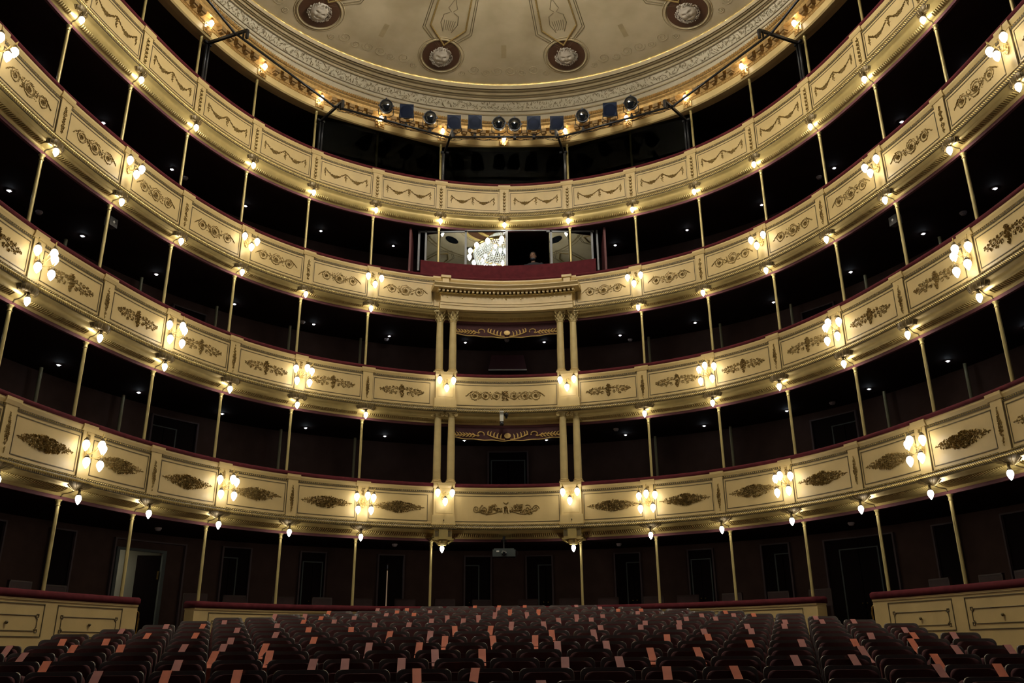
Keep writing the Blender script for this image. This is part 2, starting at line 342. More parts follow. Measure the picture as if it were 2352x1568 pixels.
# ------------------------------------------------------------------ tiers
ZT = [2.232, 4.834, 7.401, 9.914, 12.358]                 # post tops, level 0..4
JB = {1: 2.55, 2: 5.21, 3: 7.70, 4: 10.34}; JT = {1: 3.29, 2: 5.88, 3: 8.37, 4: 11.02}
DF = {1: .33, 2: .25, 3: .23, 4: .19}
UE = 9.3
GX = .04                                                  # the middle group sits a hair right of the axis
def lineframe(mb, uc, d, z0, z1, half, tk=.011, h=.007):
    hu = half/BAY; t = tk/BAY
    bar(mb, uc-hu, uc+hu, d, d+h, z1-tk, z1); bar(mb, uc-hu, uc+hu, d, d+h, z0, z0+tk)
    bar(mb, uc-hu, uc-hu+t, d, d+h, z0, z1); bar(mb, uc+hu-t, uc+hu, d, d+h, z0, z1)
for k in (1, 2, 3, 4):
    zt, z0, z1, df = ZT[k-1], JB[k], JT[k], DF[k]
    T = TIER[k]
    root = thing('balcony_front', {1: 'lowest balcony front: curved cream parapet with diamond foliage ornaments and five-bulb sconces', 2: 'second balcony front: curved cream parapet with grape cluster ornaments',
        3: 'third balcony front: curved cream parapet with rosette scroll ornaments', 4: 'top balcony front: curved cream parapet with hanging garland ornaments'}[k], 'balcony', tuple(W(0, 0, zt)))
    # cove and fillets under the parapet
    m = MB(); cz = z0-.10                                   # underside of the rope
    prof = [(-.03, zt+.055), (.03, zt+.055), (.035, zt+.085), (.06, zt+.095)]
    for t in np.linspace(0, 1, 7)[1:]: prof.append((.06+(df-.03-.06)*math.sin(t*PI/2)**1.0, zt+.095+(cz-.035-zt-.095)*(1-math.cos(t*PI/2))))
    prof += [(df+.02, cz-.02), (df+.025, cz), (-.03, cz)]
    sweep(m, -UE, UE, prof); cove = m.build('cove_soffit', GOLDP, root, True)
    for bay in range(-8, 8):
        m = MB()
        for a in np.arange(-.70, .701, .0467):
            u = bay+.5+a/BAY; hw = .011/BAY; pr = []
            for t in (np.linspace(.05, .74, 4) if k == 1 else np.linspace(.07, .46, 4)): pr.append((.062+(df-.09)*math.sin(t*PI/2)+.010, zt+.088+(cz-.035-zt-.095)*(1-math.cos(t*PI/2))))
            G = np.stack([W(u-hw, [p[0]-.012 for p in pr], [p[1]+.006 for p in pr]), W(u-hw*.4, [p[0] for p in pr], [p[1]-.006 for p in pr]), W(u+hw*.4, [p[0] for p in pr], [p[1]-.006 for p in pr]), W(u+hw, [p[0]-.012 for p in pr], [p[1]+.006 for p in pr])], 1)
            m.grid(G)
        m.build('cove_fluting', GOLDP, cove, True)
    # rope and bead mouldings
    m = MB(); sweep(m, -UE, UE, [(df-.06, cz-.002), (df+.035, cz-.002), (df+.045, cz+.035), (df+.03, cz+.075), (df-.06, cz+.075)]); m.build('rope_core', LINE, root)
    m = MB(); us = np.arange(-UE, UE, .0262); rows(m, us, df+.040, cz+.036, .044, .0125, .030, -.85)
    m.build('rope_moulding', GILTB, root, True)
    m = MB(); bar(m, -UE, UE, df-.06, df+.022, cz+.075, z0+.018); m.build('bead_band', LINE, root)
    m = MB(); us = np.arange(-UE, UE, .030); rows(m, us, df+.024, cz+.092, .021, .013, .018, .5); rows(m, us+.015, df+.022, z0+.006, .016, .008, .012, -.4); m.build('bead_moulding', GOLDP, root)
    m = MB(); bar(m, -UE, UE, df-.05, df+.012, z1-.052, z1-.004); m.build('leaf_band', LINE, root)
    m = MB(); us = np.arange(-UE, UE, .028); rows(m, us, df+.016, z1-.025, .013, .013, .018, .8); m.build('leaf_moulding', GILTB, root)
    m = MB(); sweep(m, -UE, UE, [(df-.05, z1-.004), (df+.012, z1-.004), (df+.028, z1+.035), (df+.034, z1+.05), (df+.034, z1+.085), (df-.05, z1+.085)]); m.build('cornice_moulding', CREAM, root)
    m = MB(); sweep(m, -UE, UE, [(df-.28, z1+.085), (df+.03, z1+.078), (df+.055, z1+.10), (df+.05, z1+.145), (df+.0, z1+.168), (df-.22, z1+.172), (df-.28, z1+.15)]); m.build('velvet_handrail', VELVET, root, True)
    # backing of the parapet
    m = MB(); bar(m, -UE, UE, df-.30, df-.21, zt+.15, z1+.10); m.build('parapet_back', WALLM, root)
    for bay in range(-9, 9):
        uc = bay+.5; um = (bay+.5) if True else 0
        centre = bay in (-1, 0)
        if centre and k in (1, 2):
            if bay == 0: continue
            uc = 0.; half = BAY-.37
        else: half = BAY/2-.125
        if centre and k == 3:
            if bay == 0: continue
            m = MB(); bar(m, -.93, .96, df-.10, df, z0-.1, z1); p = m.build('panel', PANEL, root)
            m = MB(); lineframe(m, GX/BAY, df, z0+.36, z0+.52, 1.22, .007, .006); m.build('panel_moulding', LINE, p)
            continue
        ex = .10 if (k in (1, 2) and bay in (-2, 1)) else .02; m = MB(); bar(m, uc-(half+ex)/BAY, uc+(half+ex)/BAY, df-.10, df, z0, z1-.03); p = m.build('panel', PANEL, root)
        m = MB(); zc = (z0+z1)/2-.012; hz = (z1-z0)/2-.085
        fh_ = half-.035
        lineframe(m, uc, df, zc-hz, zc+hz, fh_, .012, .008); m.build('panel_moulding', LINE, p)
        m = MB(); o = Orn(uc, df, zc)
        if centre and k < 3: (orn_central1 if k == 1 else orn_central2)(o)
        else: {1: orn_diamond, 2: orn_grapes, 3: orn_scrolls, 4: orn_garland}[k](o)
        o.make(m); m.build('panel_ornament', GILT, p)
    for i in range(-9, 10):
        if k in (1, 2) and i in (-1, 0, 1): continue
        if k == 3 and i == 0: continue
        hw = .12/BAY
        m = MB(); bar(m, i-hw, i+hw, df-.08, df+.030, z0-.0, z1-.002)
        sweep(m, i-hw*1.35, i+hw*1.35, [(df-.04, z1-.002), (df+.040, z1-.002), (df+.060, z1+.055), (df+.062, z1+.100), (df-.04, z1+.100)])
        p = m.build('pilaster', CREAM, root)
        m = MB(); m.tube(W(i, [q_[0]+.012 for q_ in prof[:-2]], [q_[1]-.008 for q_ in prof[:-2]]), .008, 5); m.build('conduit', LINE, cove)
        m = MB()
        for s_ in (-1, 1): bar(m, i+s_*hw-.004, i+s_*hw+.004, df-.02, df+.024, z0, z1-.05)
        m.build('pilaster_joint', LINE, p)
        sc = (k == 1 and i % 2 == 0) or (k == 2 and i % 2 == 1) or (k == 3 and i % 2 == 0)
        m = MB(); o = Orn(i, df+.030, (z0+z1)/2-.02)
        if k == 3 and abs(i) == 1: pass
        elif sc: 
            o.zc = z1-.12; [o.leaf((R_()-.5)*.06, (R_()-.5)*.16, R_()*3, .028, .011) for _ in range(26)]
            o.make(m); m.build('pilaster_ornament', GILT, p)
        else:
            {4: pil_chain, 3: pil_scroll, 2: pil_diamond, 1: pil_diamond}[k](o); o.make(m); m.build('pilaster_ornament', GILT, p)
    if k in (1, 2):                                          # pedestals under the paired columns
        for s_ in (-1, 1):
            uc = s_*.975-.0+GX/BAY*.0; uc = s_*.905+GX/BAY
            hw = .235/BAY
            m = MB(); bar(m, uc-hw, uc+hw, df-.08, df+.075, z0, z1+.05); bar(m, uc-hw*1.13, uc+hw*1.13, df-.08, df+.095, z0-.02, z0+.20)
            sweep(m, uc-hw*1.06, uc+hw*1.06, [(df-.15, z1+.05), (df+.08, z1+.05), (df+.105, z1+.09), (df+.115, z1+.10), (df+.115, z1+.16), (df-.15, z1+.16)])
            p = m.build('pedestal', CREAM, root)
            m = MB(); lineframe(m, uc, df+.075, z0+.24, z1+.0, .19, .006, .004); m.build('pedestal_moulding', CREAM, p)
            if k == 1:
                m = MB(); m.lathe([(0, -.016), (.014, -.008), (.016, .004), (0, .016)], 8, tuple(W(uc, df+.105, z0+.09))); m.build('pedestal_knob', LINE, p, True)
            m = MB(); bar(m, uc-hw*1.2, uc+hw*1.2, df-.02, df+.12, cz, cz+.075); m.build('pedestal_rope_core', LINE, p)
            m = MB(); rows(m, np.arange(uc-hw*1.2, uc+hw*1.2, .0262), df+.122, cz+.036, .040, .0085, .016, -.85); rows(m, np.arange(uc-hw*1.2, uc+hw*1.2, .030), df+.10, cz+.10, .019, .012, .014, .5); m.build('pedestal_rope', GILTB, p, True)
            if k == 1:
                m = MB(); bar(m, uc-.20/BAY, uc+.20/BAY, .0, df+.08, z0-.30, cz); bar(m, uc-.10/BAY, uc+.10/BAY, .0, df+.11, z0-.32, cz)
                bar(m, uc-.24/BAY, uc+.24/BAY, .0, df+.09, z0-.33, z0-.30)
                for q_ in range(5): pass
                for s2 in (-1, 1):
                    t = np.linspace(0, 1, 8); m.tube(W(uc+s2*(.24-.12*t)/BAY, df+.05, z0-.345-.06*t**1.5), .018, 6)
                m.lathe([(.0, -.11), (.085, -.105), (.12, -.07), (.125, -.02), (.14, 0)], 14, tuple(W(uc, df-.06, z0-.33)))
                m.build('corbel', GOLDP, p)
                m = MB(); [bar(m, uc+a/BAY-.006, uc+a/BAY+.006, df+.08, df+.088, z0-.26, z0-.14) for a in (-.18, -.15, -.12, .12, .15, .18)]; m.build('corbel_fluting', LINE, p)

# structure of each level
for k in range(5):
    zt = ZT[k]
    m = MB(); sweep(m, -UE, UE, [(-.03, zt), (.02, zt), (.025, zt+.03), (.02, zt+.055), (-.03, zt+.055)] if k < 4 else [(-.03, zt+.02), (-.02, zt+.02), (-.02, zt+.05), (-.03, zt+.05)])
    struct('trim_%d' % (k+1), m, EDGE)
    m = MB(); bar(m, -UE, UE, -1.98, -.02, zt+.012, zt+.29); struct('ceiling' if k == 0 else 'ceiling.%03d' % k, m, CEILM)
    zf = zt+.29 if k < 4 else None
for k in range(1, 5):
    m = MB(); bar(m, -UE, UE, -2.10, -1.95, ZT[k-1]+.20, ZT[k]+.1); struct('wall_back.%03d' % k, m, WALLM)
# ground level back wall with its two openings
GF = .02
m = MB(); prev = -UE
OPEN = [(-4.24, -3.78, 1.90), (-1.343, -1.317, 1.90)]
for a, b, zz in OPEN:
    bar(m, prev, a, -2.10, -1.95, GF-1.2, ZT[0]+.1); bar(m, a, b, -2.10, -1.95, zz, ZT[0]+.1); prev = b
bar(m, prev, UE, -2.10, -1.95, GF-1.2, ZT[0]+.1); struct('wall_back', m, WALLM)
m = MB(); sweep(m, -UE, UE, [(-2.75, GF), (-.05, GF), (-.05, GF-.15), (-2.75, GF-.15)]); struct('floor', m, FLOORM)
m = MB(); sweep(m, -4.9, -3.3, [(-3.6, -.22), (-.0, -.22), (0, -.36), (-3.6, -.36)]); struct('floor.001', m, FLOORM)
# stalls floor, rising to the back
def floorz(y): return -1.07+.0962*(y-7.8)
ys = np.array([-1.5, 2., 5., 7., 19.3]); m = MB(); m.grid(np.stack([np.stack([np.array([x, y, H+floorz(y)]) for y in ys]) for x in (-7.7, 7.7)])); struct('floor.002', m, FLOORM)
# corridor behind the open door
m = MB(); sweep(m, -4.7, -3.2, [(-3.05, -.3), (-2.95, -.3), (-2.95, 2.2), (-3.05, 2.2)]); struct('wall_corridor', m, OFFW)
m = MB(); sweep(m, -4.7, -3.2, [(-3.0, 2.1), (-2.1, 2.1), (-2.1, 2.2), (-3.6, 2.2)]); struct('ceiling.005', m, OFFW)
# doors along the back wall
dn = 0
def door(u, z0, z1, wd, kind, d=-1.95, leafgap=0., lab=None, open_=False):
    global dn; dn += 1
    root = bpy.data.objects.new('door_%d' % dn, None); COL.objects.link(root); root.location = tuple(W(u, d, z0)); root['kind'] = 'structure'
    if lab: root['label'] = lab
    h = wd/2
    def fr(m, half, zz, t, dd0, dd1):
        bar(m, u-half/BAY*1., u-(half-t)/BAY, dd0, dd1, z0, zz); bar(m, u+(half-t)/BAY, u+half/BAY, dd0, dd1, z0, zz); bar(m, u-half/BAY, u+half/BAY, dd0, dd1, zz-t, zz)
    m = MB(); fr(m, h, z1, .028, d, d+.06); m.build('door_surround', FRAME, root)
    if open_: return root
    m = MB(); bar(m, u-(h-.028)/BAY, u+(h-.028)/BAY, d, d+.01, z0, z1-.028); m.build('door_recess', DOORM, root)  # flat dark sheet on the wall; the recess shade is put into its colour
    if kind == 'plain': return root
    o = {'l': -.215*wd, 'r': .215*wd, 'c': 0., 'w': -.02}[kind]; uc = u+o/BAY; hh = .275*wd if kind in 'lrw' else h-.06
    m = MB(); bar(m, uc-hh/BAY, uc-(hh-.022)/BAY, d+.01, d+.035, z0, z1-.22); bar(m, uc+(hh-.022)/BAY, uc+hh/BAY, d+.01, d+.035, z0, z1-.22); bar(m, uc-hh/BAY, uc+hh/BAY, d+.01, d+.035, z1-.242, z1-.22); m.build('door_frame', FRAMEG, root)
    for s_ in (-1, 1):
        m = MB(); a, b = sorted((uc+s_*.004, uc+s_*(hh-.022)/BAY)); bar(m, a, b, d+.012, d+.026, z0, z1-.245); lf = m.build('door_leaf', DOORM, root)
        m = MB(); m.lathe([(0, -.018), (.018, -.008), (.018, .008), (0, .018)], 8, tuple(W(uc+s_*.04/BAY, d+.045, z0+1.02))); m.build('door_knob', BRASS, lf, True)
    return root
UW = BAY
for u, wd, kd in ((-5.6, .30, 'plain'), (-4.85, .28, 'plain'), (-3.93, .74, 'open'), (-3.03, .31, 'l'), (-2.20, .31, 'c'), (-1.30, .31, 'slit'), (-.305, .31, 'l'), (.365, .31, 'r'), (1.38, .31, 'r'), (2.23, .31, 'c'), (3.05, .31, 'r'), (3.93, .74, 'wide'), (4.85, .28, 'plain'), (5.6, .30, 'plain')):
    if kd == 'open': door(u, -.22, 2.10, wd*UW, 'c', open_=True, lab='open doorway left of the rear stalls parapet')
    elif kd == 'wide': door(u, -.22, 2.10, wd*UW, 'w', lab='wide double door right of the rear stalls parapet')
    elif kd == 'slit':
        r = door(u, GF, 2.13, wd*UW, 'c', open_=True, lab='door with a lit gap between its leaves')
        for a_, b_ in ((-1.450, -1.343), (-1.317, -1.155)):
            m = MB(); bar(m, a_, b_, -1.965, -1.935, GF, 1.92); m.build('door_leaf', DOORM, r)
        m = MB(); bar(m, -1.45, -1.145, -1.96, -1.93, 1.92, 2.11); m.build('door_transom', DOORM, r)
        m = MB(); bar(m, -1.165, -1.150, -1.935, -1.915, GF, 2.02); m.build('door_frame', STEEL, r)
    else: door(u, GF, 2.13, wd*UW, kd)
for u, z0, z1, wd, kd in ((-3.85, 2.75, 4.68, .52*BAY, 'l'), (3.85, 2.75, 4.68, .52*BAY, 'r'), (.03, 2.75, 4.70, .46*BAY, 'c'), (-3.85, 5.35, 7.2, .40*BAY, 'plain'), (3.85, 5.35, 7.2, .40*BAY, 'plain')): door(u, z0, z1, wd, kd)
# the leaf standing open and the corridor lamp
m = MB(); p0 = W(-4.22, -1.9, 0)[:2]; p1 = W(-4.50, -1.35, 0)[:2]
# leaf
mm = MB(); P0 = W(-3.79, -1.97, 0); P1 = W(-3.95, -2.28, 0)
def slab(mb, A, B, z0, z1, tk):
    A = np.array(A[:2]); B = np.array(B[:2]); e = B-A; e /= np.linalg.norm(e); n = np.array([-e[1], e[0]])*tk/2
    V = [(*(A+n), z0+H), (*(B+n), z0+H), (*(B-n), z0+H), (*(A-n), z0+H), (*(A+n), z1+H), (*(B+n), z1+H), (*(B-n), z1+H), (*(A-n), z1+H)]
    return mb.add(V, [(0, 1, 2, 3), (7, 6, 5, 4), (0, 4, 5, 1), (1, 5, 6, 2), (2, 6, 7, 3), (3, 7, 4, 0)])
dr = bpy.data.objects.new('door_%d' % (dn+1), None); COL.objects.link(dr); dr.location = (P0[0], P0[1], H-.2); dr['kind'] = 'structure'; dr['label'] = 'oxblood door leaf standing ajar in the left aisle doorway'
mm = MB(); slab(mm, P0, P1, -.22, 1.84, .045); lf = mm.build('door_leaf', DOORM, dr)
mm = MB(); Q = P0+(P1-P0)*.9; mm.lathe([(0, -.02), (.02, -.008), (.02, .008), (0, .02)], 8, (Q[0]+.02, Q[1]-.05, H+.85)); mm.build('door_knob', BRASS, lf, True)
mm = MB(); Q = P0+(P1-P0)*.06; mm.box((Q[0]+.01, Q[1]-.045, H+1.45), (.035, .02, .16)); mm.build('door_hinge', BRASS, lf)
mm = MB(); slab(mm, W(-3.80, -1.92, 0), W(-3.765, -1.92, 0), -.2, 1.90, .06); slab(mm, W(-4.27, -1.92, 0), W(-4.24, -1.92, 0), -.2, 1.90, .06); slab(mm, W(-4.27, -1.92, 0), W(-3.765, -1.92, 0), 1.88, 1.93, .06); mm.build('door_frame', FRAMEG, dr)
t = thing('corridor_lamp', 'ceiling lamp in the corridor behind the open left aisle doorway', 'lamp', tuple(W(-4.2, -2.6, 2.08)))
m = MB(); m.lathe([(0, 0), (.10, 0), (.12, .02), (0, .02)], 12, tuple(W(-4.25, -2.6, 2.065))); m.build('lamp_shade', CORR, t)
t = thing('corridor_lamp', 'wall lamp glimpsed through the gap of the slightly open rear door', 'lamp', tuple(W(-1.33, -2.9, 1.2)))
m = MB(); m.box(W(-1.31, -2.5, .85), (.34, .03, 1.9)); m.build('lamp_shade', emis('corridor_strip', (1, .66, .40), .13), t)  # added glowing sheet, stands for the lit corridor beyond the gap
m = MB(); m.box(W(-1.31, -2.53, .85), (.40, .03, 2.0)); m.build('lamp_plate', OFFW, t)

# ------------------------------------------------------------------ stalls-level parapets
def parapet(u0, u1, label, bays, ztop=.74):
    root = thing('box_parapet', label, 'parapet', tuple(W((u0+u1)/2, .1, -.9)))
    fz = -1.2
    m = MB(); bar(m, u0, u1, -.06, .20, fz, ztop); bar(m, u0-.0, u1+.0, -.07, .215, ztop-.03, ztop); m.build('parapet_body', CREAM, root)
    m = MB(); sweep(m, u0-.003, u1+.003, [(-.10, ztop), (.215, ztop), (.245, ztop+.03), (.245, ztop+.09), (.20, ztop+.118), (-.06, ztop+.122), (-.10, ztop+.09)]); m.build('velvet_handrail', VELVET, root, True)
    for uc, half, inner in bays:
        m = MB(); lineframe(m, uc, .20, .21, ztop-.07, half, .013, .010); pn = m.build('panel_moulding', LINE, root)
        if inner:
            m = MB(); zc, hz, hw = .40, .105, half-.11; c = .04; d = .206
            pts = [(-hw+c, hz), (hw-c, hz), (hw-c, hz-c*.5), (hw+.02, hz-c*.5), (hw+.02, hz+.02), (hw-c*.5, hz+.02), (hw-c*.5, hz-c), (hw, hz-c), (hw, -hz+c), (hw-c*.5, -hz+c), (hw-c*.5, -hz-.02), (hw+.02, -hz-.02), (hw+.02, -hz+c*.5), (hw-c, -hz+c*.5), (hw-c, -hz), (-hw+c, -hz)]
            pts += [(-a, b) for a, b in pts[2:14]][::-1]; pts.append(pts[0]); pts = np.array(pts)
            seg = []
            for A, B in zip(pts[:-1], pts[1:]):
                q_ = max(2, int(np.hypot(*(B-A))/.15)+2); tt = np.linspace(0, 1, q_)[:, None]; L = A+(B-A)*tt
                m.tube(W(uc+L[:, 0]/BAY, d, zc+L[:, 1]), .006, 5)
            m.build('key_corner_moulding', LINE, pn)
            m = MB(); m.lathe([(0, -.026), (.018, -.015), (.024, .004), (.014, .02), (0, .022)], 10, tuple(W(uc, .225, .40))); m.build('panel_knob', BRACK, pn, True)
    return root
parapet(-9.0, -4.88, 'cream stalls-side box parapet with crimson rail, left of the left aisle', [(-8.5, .70, 1), (-7.5, .70, 1), (-6.5, .70, 1), (-5.5, .70, 1)])
parapet(4.88, 9.0, 'cream stalls-side box parapet with crimson rail, right of the right aisle', [(8.5, .70, 1), (7.5, .70, 1), (6.5, .70, 1), (5.5, .70, 1)])
parapet(-4.13, 4.13, 'long cream box parapet with crimson rail behind the rear seat rows', [(i+.5, .72, 1) for i in range(-4, 4)])
for s_, nm in ((-1, 'left'), (1, 'right')):
    t = thing('brass_handrail', 'curved brass handrail at the aisle end of the %s box parapet' % nm, 'handrail', tuple(W(s_*4.84, .10, -.4)))
    m = MB(); pts = [W(s_*4.88, .12, .63), W(s_*4.85, .13, .65), W(s_*4.82, .13, .62), W(s_*4.81, .13, .52), W(s_*4.82, .12, .10), W(s_*4.83, .12, -.45)]; m.tube(pts, .016, 8); m.build('rail', BRASS, t, True)

# ------------------------------------------------------------------ posts
def lab_side(i): return 'left' if i < 0 else 'right'
def post_mesh(h, r=.042):
    t = thing('support_post', 'x', 'post')
    m = MB(); m.lathe([(r*1.15, .0), (r, .05), (r*.93, h-.09), (r*.92, h-.08)], 12); m.build('shaft', POST, t, True)
    m = MB(); m.lathe([(r*.92, h-.10), (r*1.25, h-.095), (r*1.25, h-.085), (r*1.0, h-.07), (r*1.15, h-.03), (r*1.7, h-.012), (r*1.7, h), (0, h)], 12); m.build('capital', POST, t, True)
    m = MB(); m.lathe([(r*1.9, 0), (r*1.9, .02), (r*1.3, .045), (r*1.15, .06)], 12); m.build('base', POST, t, True)
    reg(t); return t
for k in range(5):
    zb = (GF if k == 0 else ZT[k-1]+.29); hgt = ZT[k]-zb
    proto = None
    for i in range(-8, 9):
        if i == 0: continue
        if k in (1, 2) and abs(i) == 1: continue
        z = zb; 
        lab = 'slender gold post %s, %s to the %s of %s' % ({0: 'on the ground-floor box parapet', 1: 'on the lowest balcony rail', 2: 'on the second balcony rail', 3: 'on the third balcony rail', 4: 'on the top balcony rail'}[k], ORD[abs(i)-(1 if k in (1, 2) else 0)], lab_side(i), 'the columns' if k in (1, 2) else 'the middle')
        if proto is None: proto = post_mesh(hgt, .030); proto.location = tuple(W(i, 0, z)); proto['label'] = lab; proto['group'] = 'gold posts of the '+TIER[k]
        else: dup(proto, tuple(W(i, 0, z)), 0, lab, 'gold posts of the '+TIER[k])
# dark posts standing close to the back wall
for k, us in ((1, (-5.5, -4.52, -2.72, -1.82, 1.82, 2.74, 4.52, 5.5)), (2, (-5.5, -4.52, -3.6, -2.72, -1.82, 1.82, 2.74, 3.6, 4.52, 5.5))):
    for j, u in enumerate(us):
        m = MB(); m.lathe([(.034, 0), (.032, ZT[k]-ZT[k-1]-.30)], 10, tuple(W(u, -1.70, ZT[k-1]+.29)))
        o = m.build('rear_post', mat('rear_post_paint', (.20, .18, .09), .5) if 'rear_post_paint' not in bpy.data.materials else bpy.data.materials['rear_post_paint'], None, True)
        tag(o, 'dim post behind the %s by the back wall, %s from left' % (TIER[k], ORD[j+1]), 'post', 'rear posts in the balcony boxes')

# ------------------------------------------------------------------ hanging bulb lamps under each balcony
EGG = [(0, -.115), (.016, -.10), (.040, -.062), (.060, -.015), (.064, .02), (.055, .055), (.034, .08), (.026, .085)]
def lamp_proto(k, sc=1., shell=.2, wide=False):
    t = thing('hanging_lamp', 'x', 'lamp')
    m = MB(); m.lathe([(a*sc*.72, b*sc*.74+.020) for a, b in EGG], 10); m.build('bulb', BULB, t, True, False)
    m = MB(); m.lathe([(.0, .165*sc), (.018, .16*sc), (.020, .11*sc), (.034*sc, .095*sc), (.036*sc, .078*sc), (.0, .078*sc)], 10); m.build('bulb_socket', BRACK, t, True, False)
    # fan-shaped corbel reaching back to the rope
    m = MB(); zt = (JB[k]-.10)-ZL[k]; n = 9; G = []
    PR = [(1.0, zt+.01), (.86, zt-.022), (.66, zt-.045), (.45, zt-.068), (.24, min(.18, zt-.085)), (.11, .150)] if k == 1 else [(1.0, zt+.01), (1.0, zt-.03), (.94, zt-.065), (.78, zt-.10), (.50, max(.16, zt-.14)), (.15, .150)]
    for s_, zz in PR:
        a = np.linspace(PI, 2*PI, 13); ww = shell*s_; dd = shell*.62*s_
        G.append(np.stack([ww*np.cos(a), .08+dd*np.sin(a), np.full_like(a, zz)], -1))
    m.grid(np.array(G)); top = G[0]; m.add(np.vstack([top, [[0, .10, zt+.01]]]), [(i, i+1, 13) for i in range(12)]); m.build('corbel', BRACK, t, True, False)
    m = MB()
    for a in np.linspace(PI*1.03, PI*1.97, 11): m.tube([(shell*s_*1.01*math.cos(a), .08+shell*.62*s_*1.01*math.sin(a), zz-.001) for s_, zz in PR], .004, 4)
    m.build('corbel_ribs', GILT, t, False, False)
    reg(t); return t
ZL = {1: 2.20, 2: 4.86, 3: 7.41, 4: 9.98}; DL = {1: .36, 2: .26, 3: .235, 4: .215}
for k in (1, 2, 3, 4):
    proto = lamp_proto(k, 1.0 if k < 3 else 1.0, {1: .30, 2: .24, 3: .21, 4: .17}[k])
    first = True
    for i in range(-8, 9):
        if i == 0 and k != 4: continue
        if k in (2, 3) and abs(i) == 1: continue
        ui_ = i; zz = ZL[k]; dd = DL[k]
        if k == 1 and abs(i) == 1: ui_ = i*.905+GX/BAY; zz = 2.02; dd = .28
        lab = ('teardrop bulb lamp under the %s, ' % TIER[k])+('on the middle line of the hall' if i == 0 else '%s to the %s' % (ORD[abs(i)] if k in (1, 4) else ORD[abs(i)-1], lab_side(i)))
        loc = tuple(W(ui_, dd, zz)); rz = rzof(ui_)
        if first: proto.location = loc; proto.rotation_euler = (0, 0, rz); proto['label'] = lab; proto['group'] = 'bulb lamps under the '+TIER[k]; first = False
        else: dup(proto, loc, rz, lab, 'bulb lamps under the '+TIER[k])

# ------------------------------------------------------------------ wall sconces
def sconce_proto(n):
    t = thing('wall_sconce', 'x', 'wall lamp')
    if n == 5: B = [(-.17, -.13, .10), (0.03, -.25, .12), (.19, -.15, .10), (-.14, -.16, -.17), (.14, -.18, -.17)]
    elif n == 3: B = [(-.16, -.15, .06), (.16, -.15, .06), (0, -.19, -.14)]
    hub = (0, -.02, .0)
    m = MB(); m.lathe([(0, -.10), (.035, -.08), (.05, 0), (.03, .09), (0, .12)], 10, hub, sx=1, sy=.4)
    for a in range(8): m.octs([[.05*math.cos(a*.785), -.03, .07*math.sin(a*.785)]], [[.03*math.cos(a*.785), 0, .03*math.sin(a*.785)]], [[-.012*math.sin(a*.785), 0, .012*math.cos(a*.785)]], [[0, -.02, 0]])
    m.build('backplate', GILTB, t, True, False)
    for x, y, z in B:
        top = np.array([x, y, z+.12]); t_ = np.linspace(0, 1, 9)[:, None]; P0 = np.array(hub); P1 = np.array([x*.5, y*.55, z*.3-.07]); P2 = np.array([x*1.0, y, z+.17])
        C = (1-t_)**2*P0+2*t_*(1-t_)*P1+t_**2*P2; C = np.vstack([C, [[x*1.12, y*1.03, z+.20]], [[x*1.1, y*1.02, z+.185]], [[x, y, z+.12]]])
        m = MB(); m.tube(C, .008, 5); m.octs([C[4]+[0, 0, .015]], [[.03, 0, .015]], [[0, .008, 0]], [[0, 0, .014]]); a = m.build('arm', GILTB, t, True, False)
        m = MB(); m.lathe([(0, .13), (.012, .125), (.030, .10), (.044, .078), (.0, .075)], 10, (x, y, z)); m.build('shade_cap', BRACK, a, True, False)
        m = MB(); m.lathe([(p*.87, q*.86) for p, q in EGG], 9, (x, y, z)); m.build('bulb', BULBS, a, True, False)
    reg(t); return t
s5 = sconce_proto(5); s3 = sconce_proto(3); used = {5: False, 3: False}
SC_POS = []
for k in (1, 2, 3):
    for i in range(-8, 9):
        if (k == 1 and i % 2 == 0 and i != 0) or (k == 2 and i % 2 == 1 and abs(i) > 1): SC_POS.append((k, i, i, 5, DF[k]+.03, JT[k]-.36))
        if k == 3 and i % 2 == 0 and i != 0: SC_POS.append((k, i, i, 3, DF[k]+.03, JT[k]-.28))
        if k in (1, 2) and abs(i) == 1: SC_POS.append((k, i, i*.905+GX/BAY, 3, DF[k]+.08, JT[k]-.14))
for k, i, u, n, d, z in SC_POS:
    lab = 'gilt %s-bulb wall lamp on the %s front, ' % ({5: 'five', 3: 'three'}[n], TIER[k])+('%s pedestal of the paired columns' % lab_side(i) if (k < 3 and abs(i) == 1) else '%s to the %s of the columns' % (ORD[{1: abs(i)//2, 2: (abs(i)-1)//2, 3: abs(i)//2}[k]], lab_side(i)))
    loc = tuple(W(u, d, z)); rz = rzof(u); p = s5 if n == 5 else s3; g = 'gilt wall lamps on the %s' % TIER[k]
    if not used[n]: p.location = loc; p.rotation_euler = (0, 0, rz); p['label'] = lab; p['group'] = g; used[n] = True
    else: dup(p, loc, rz, lab, g)

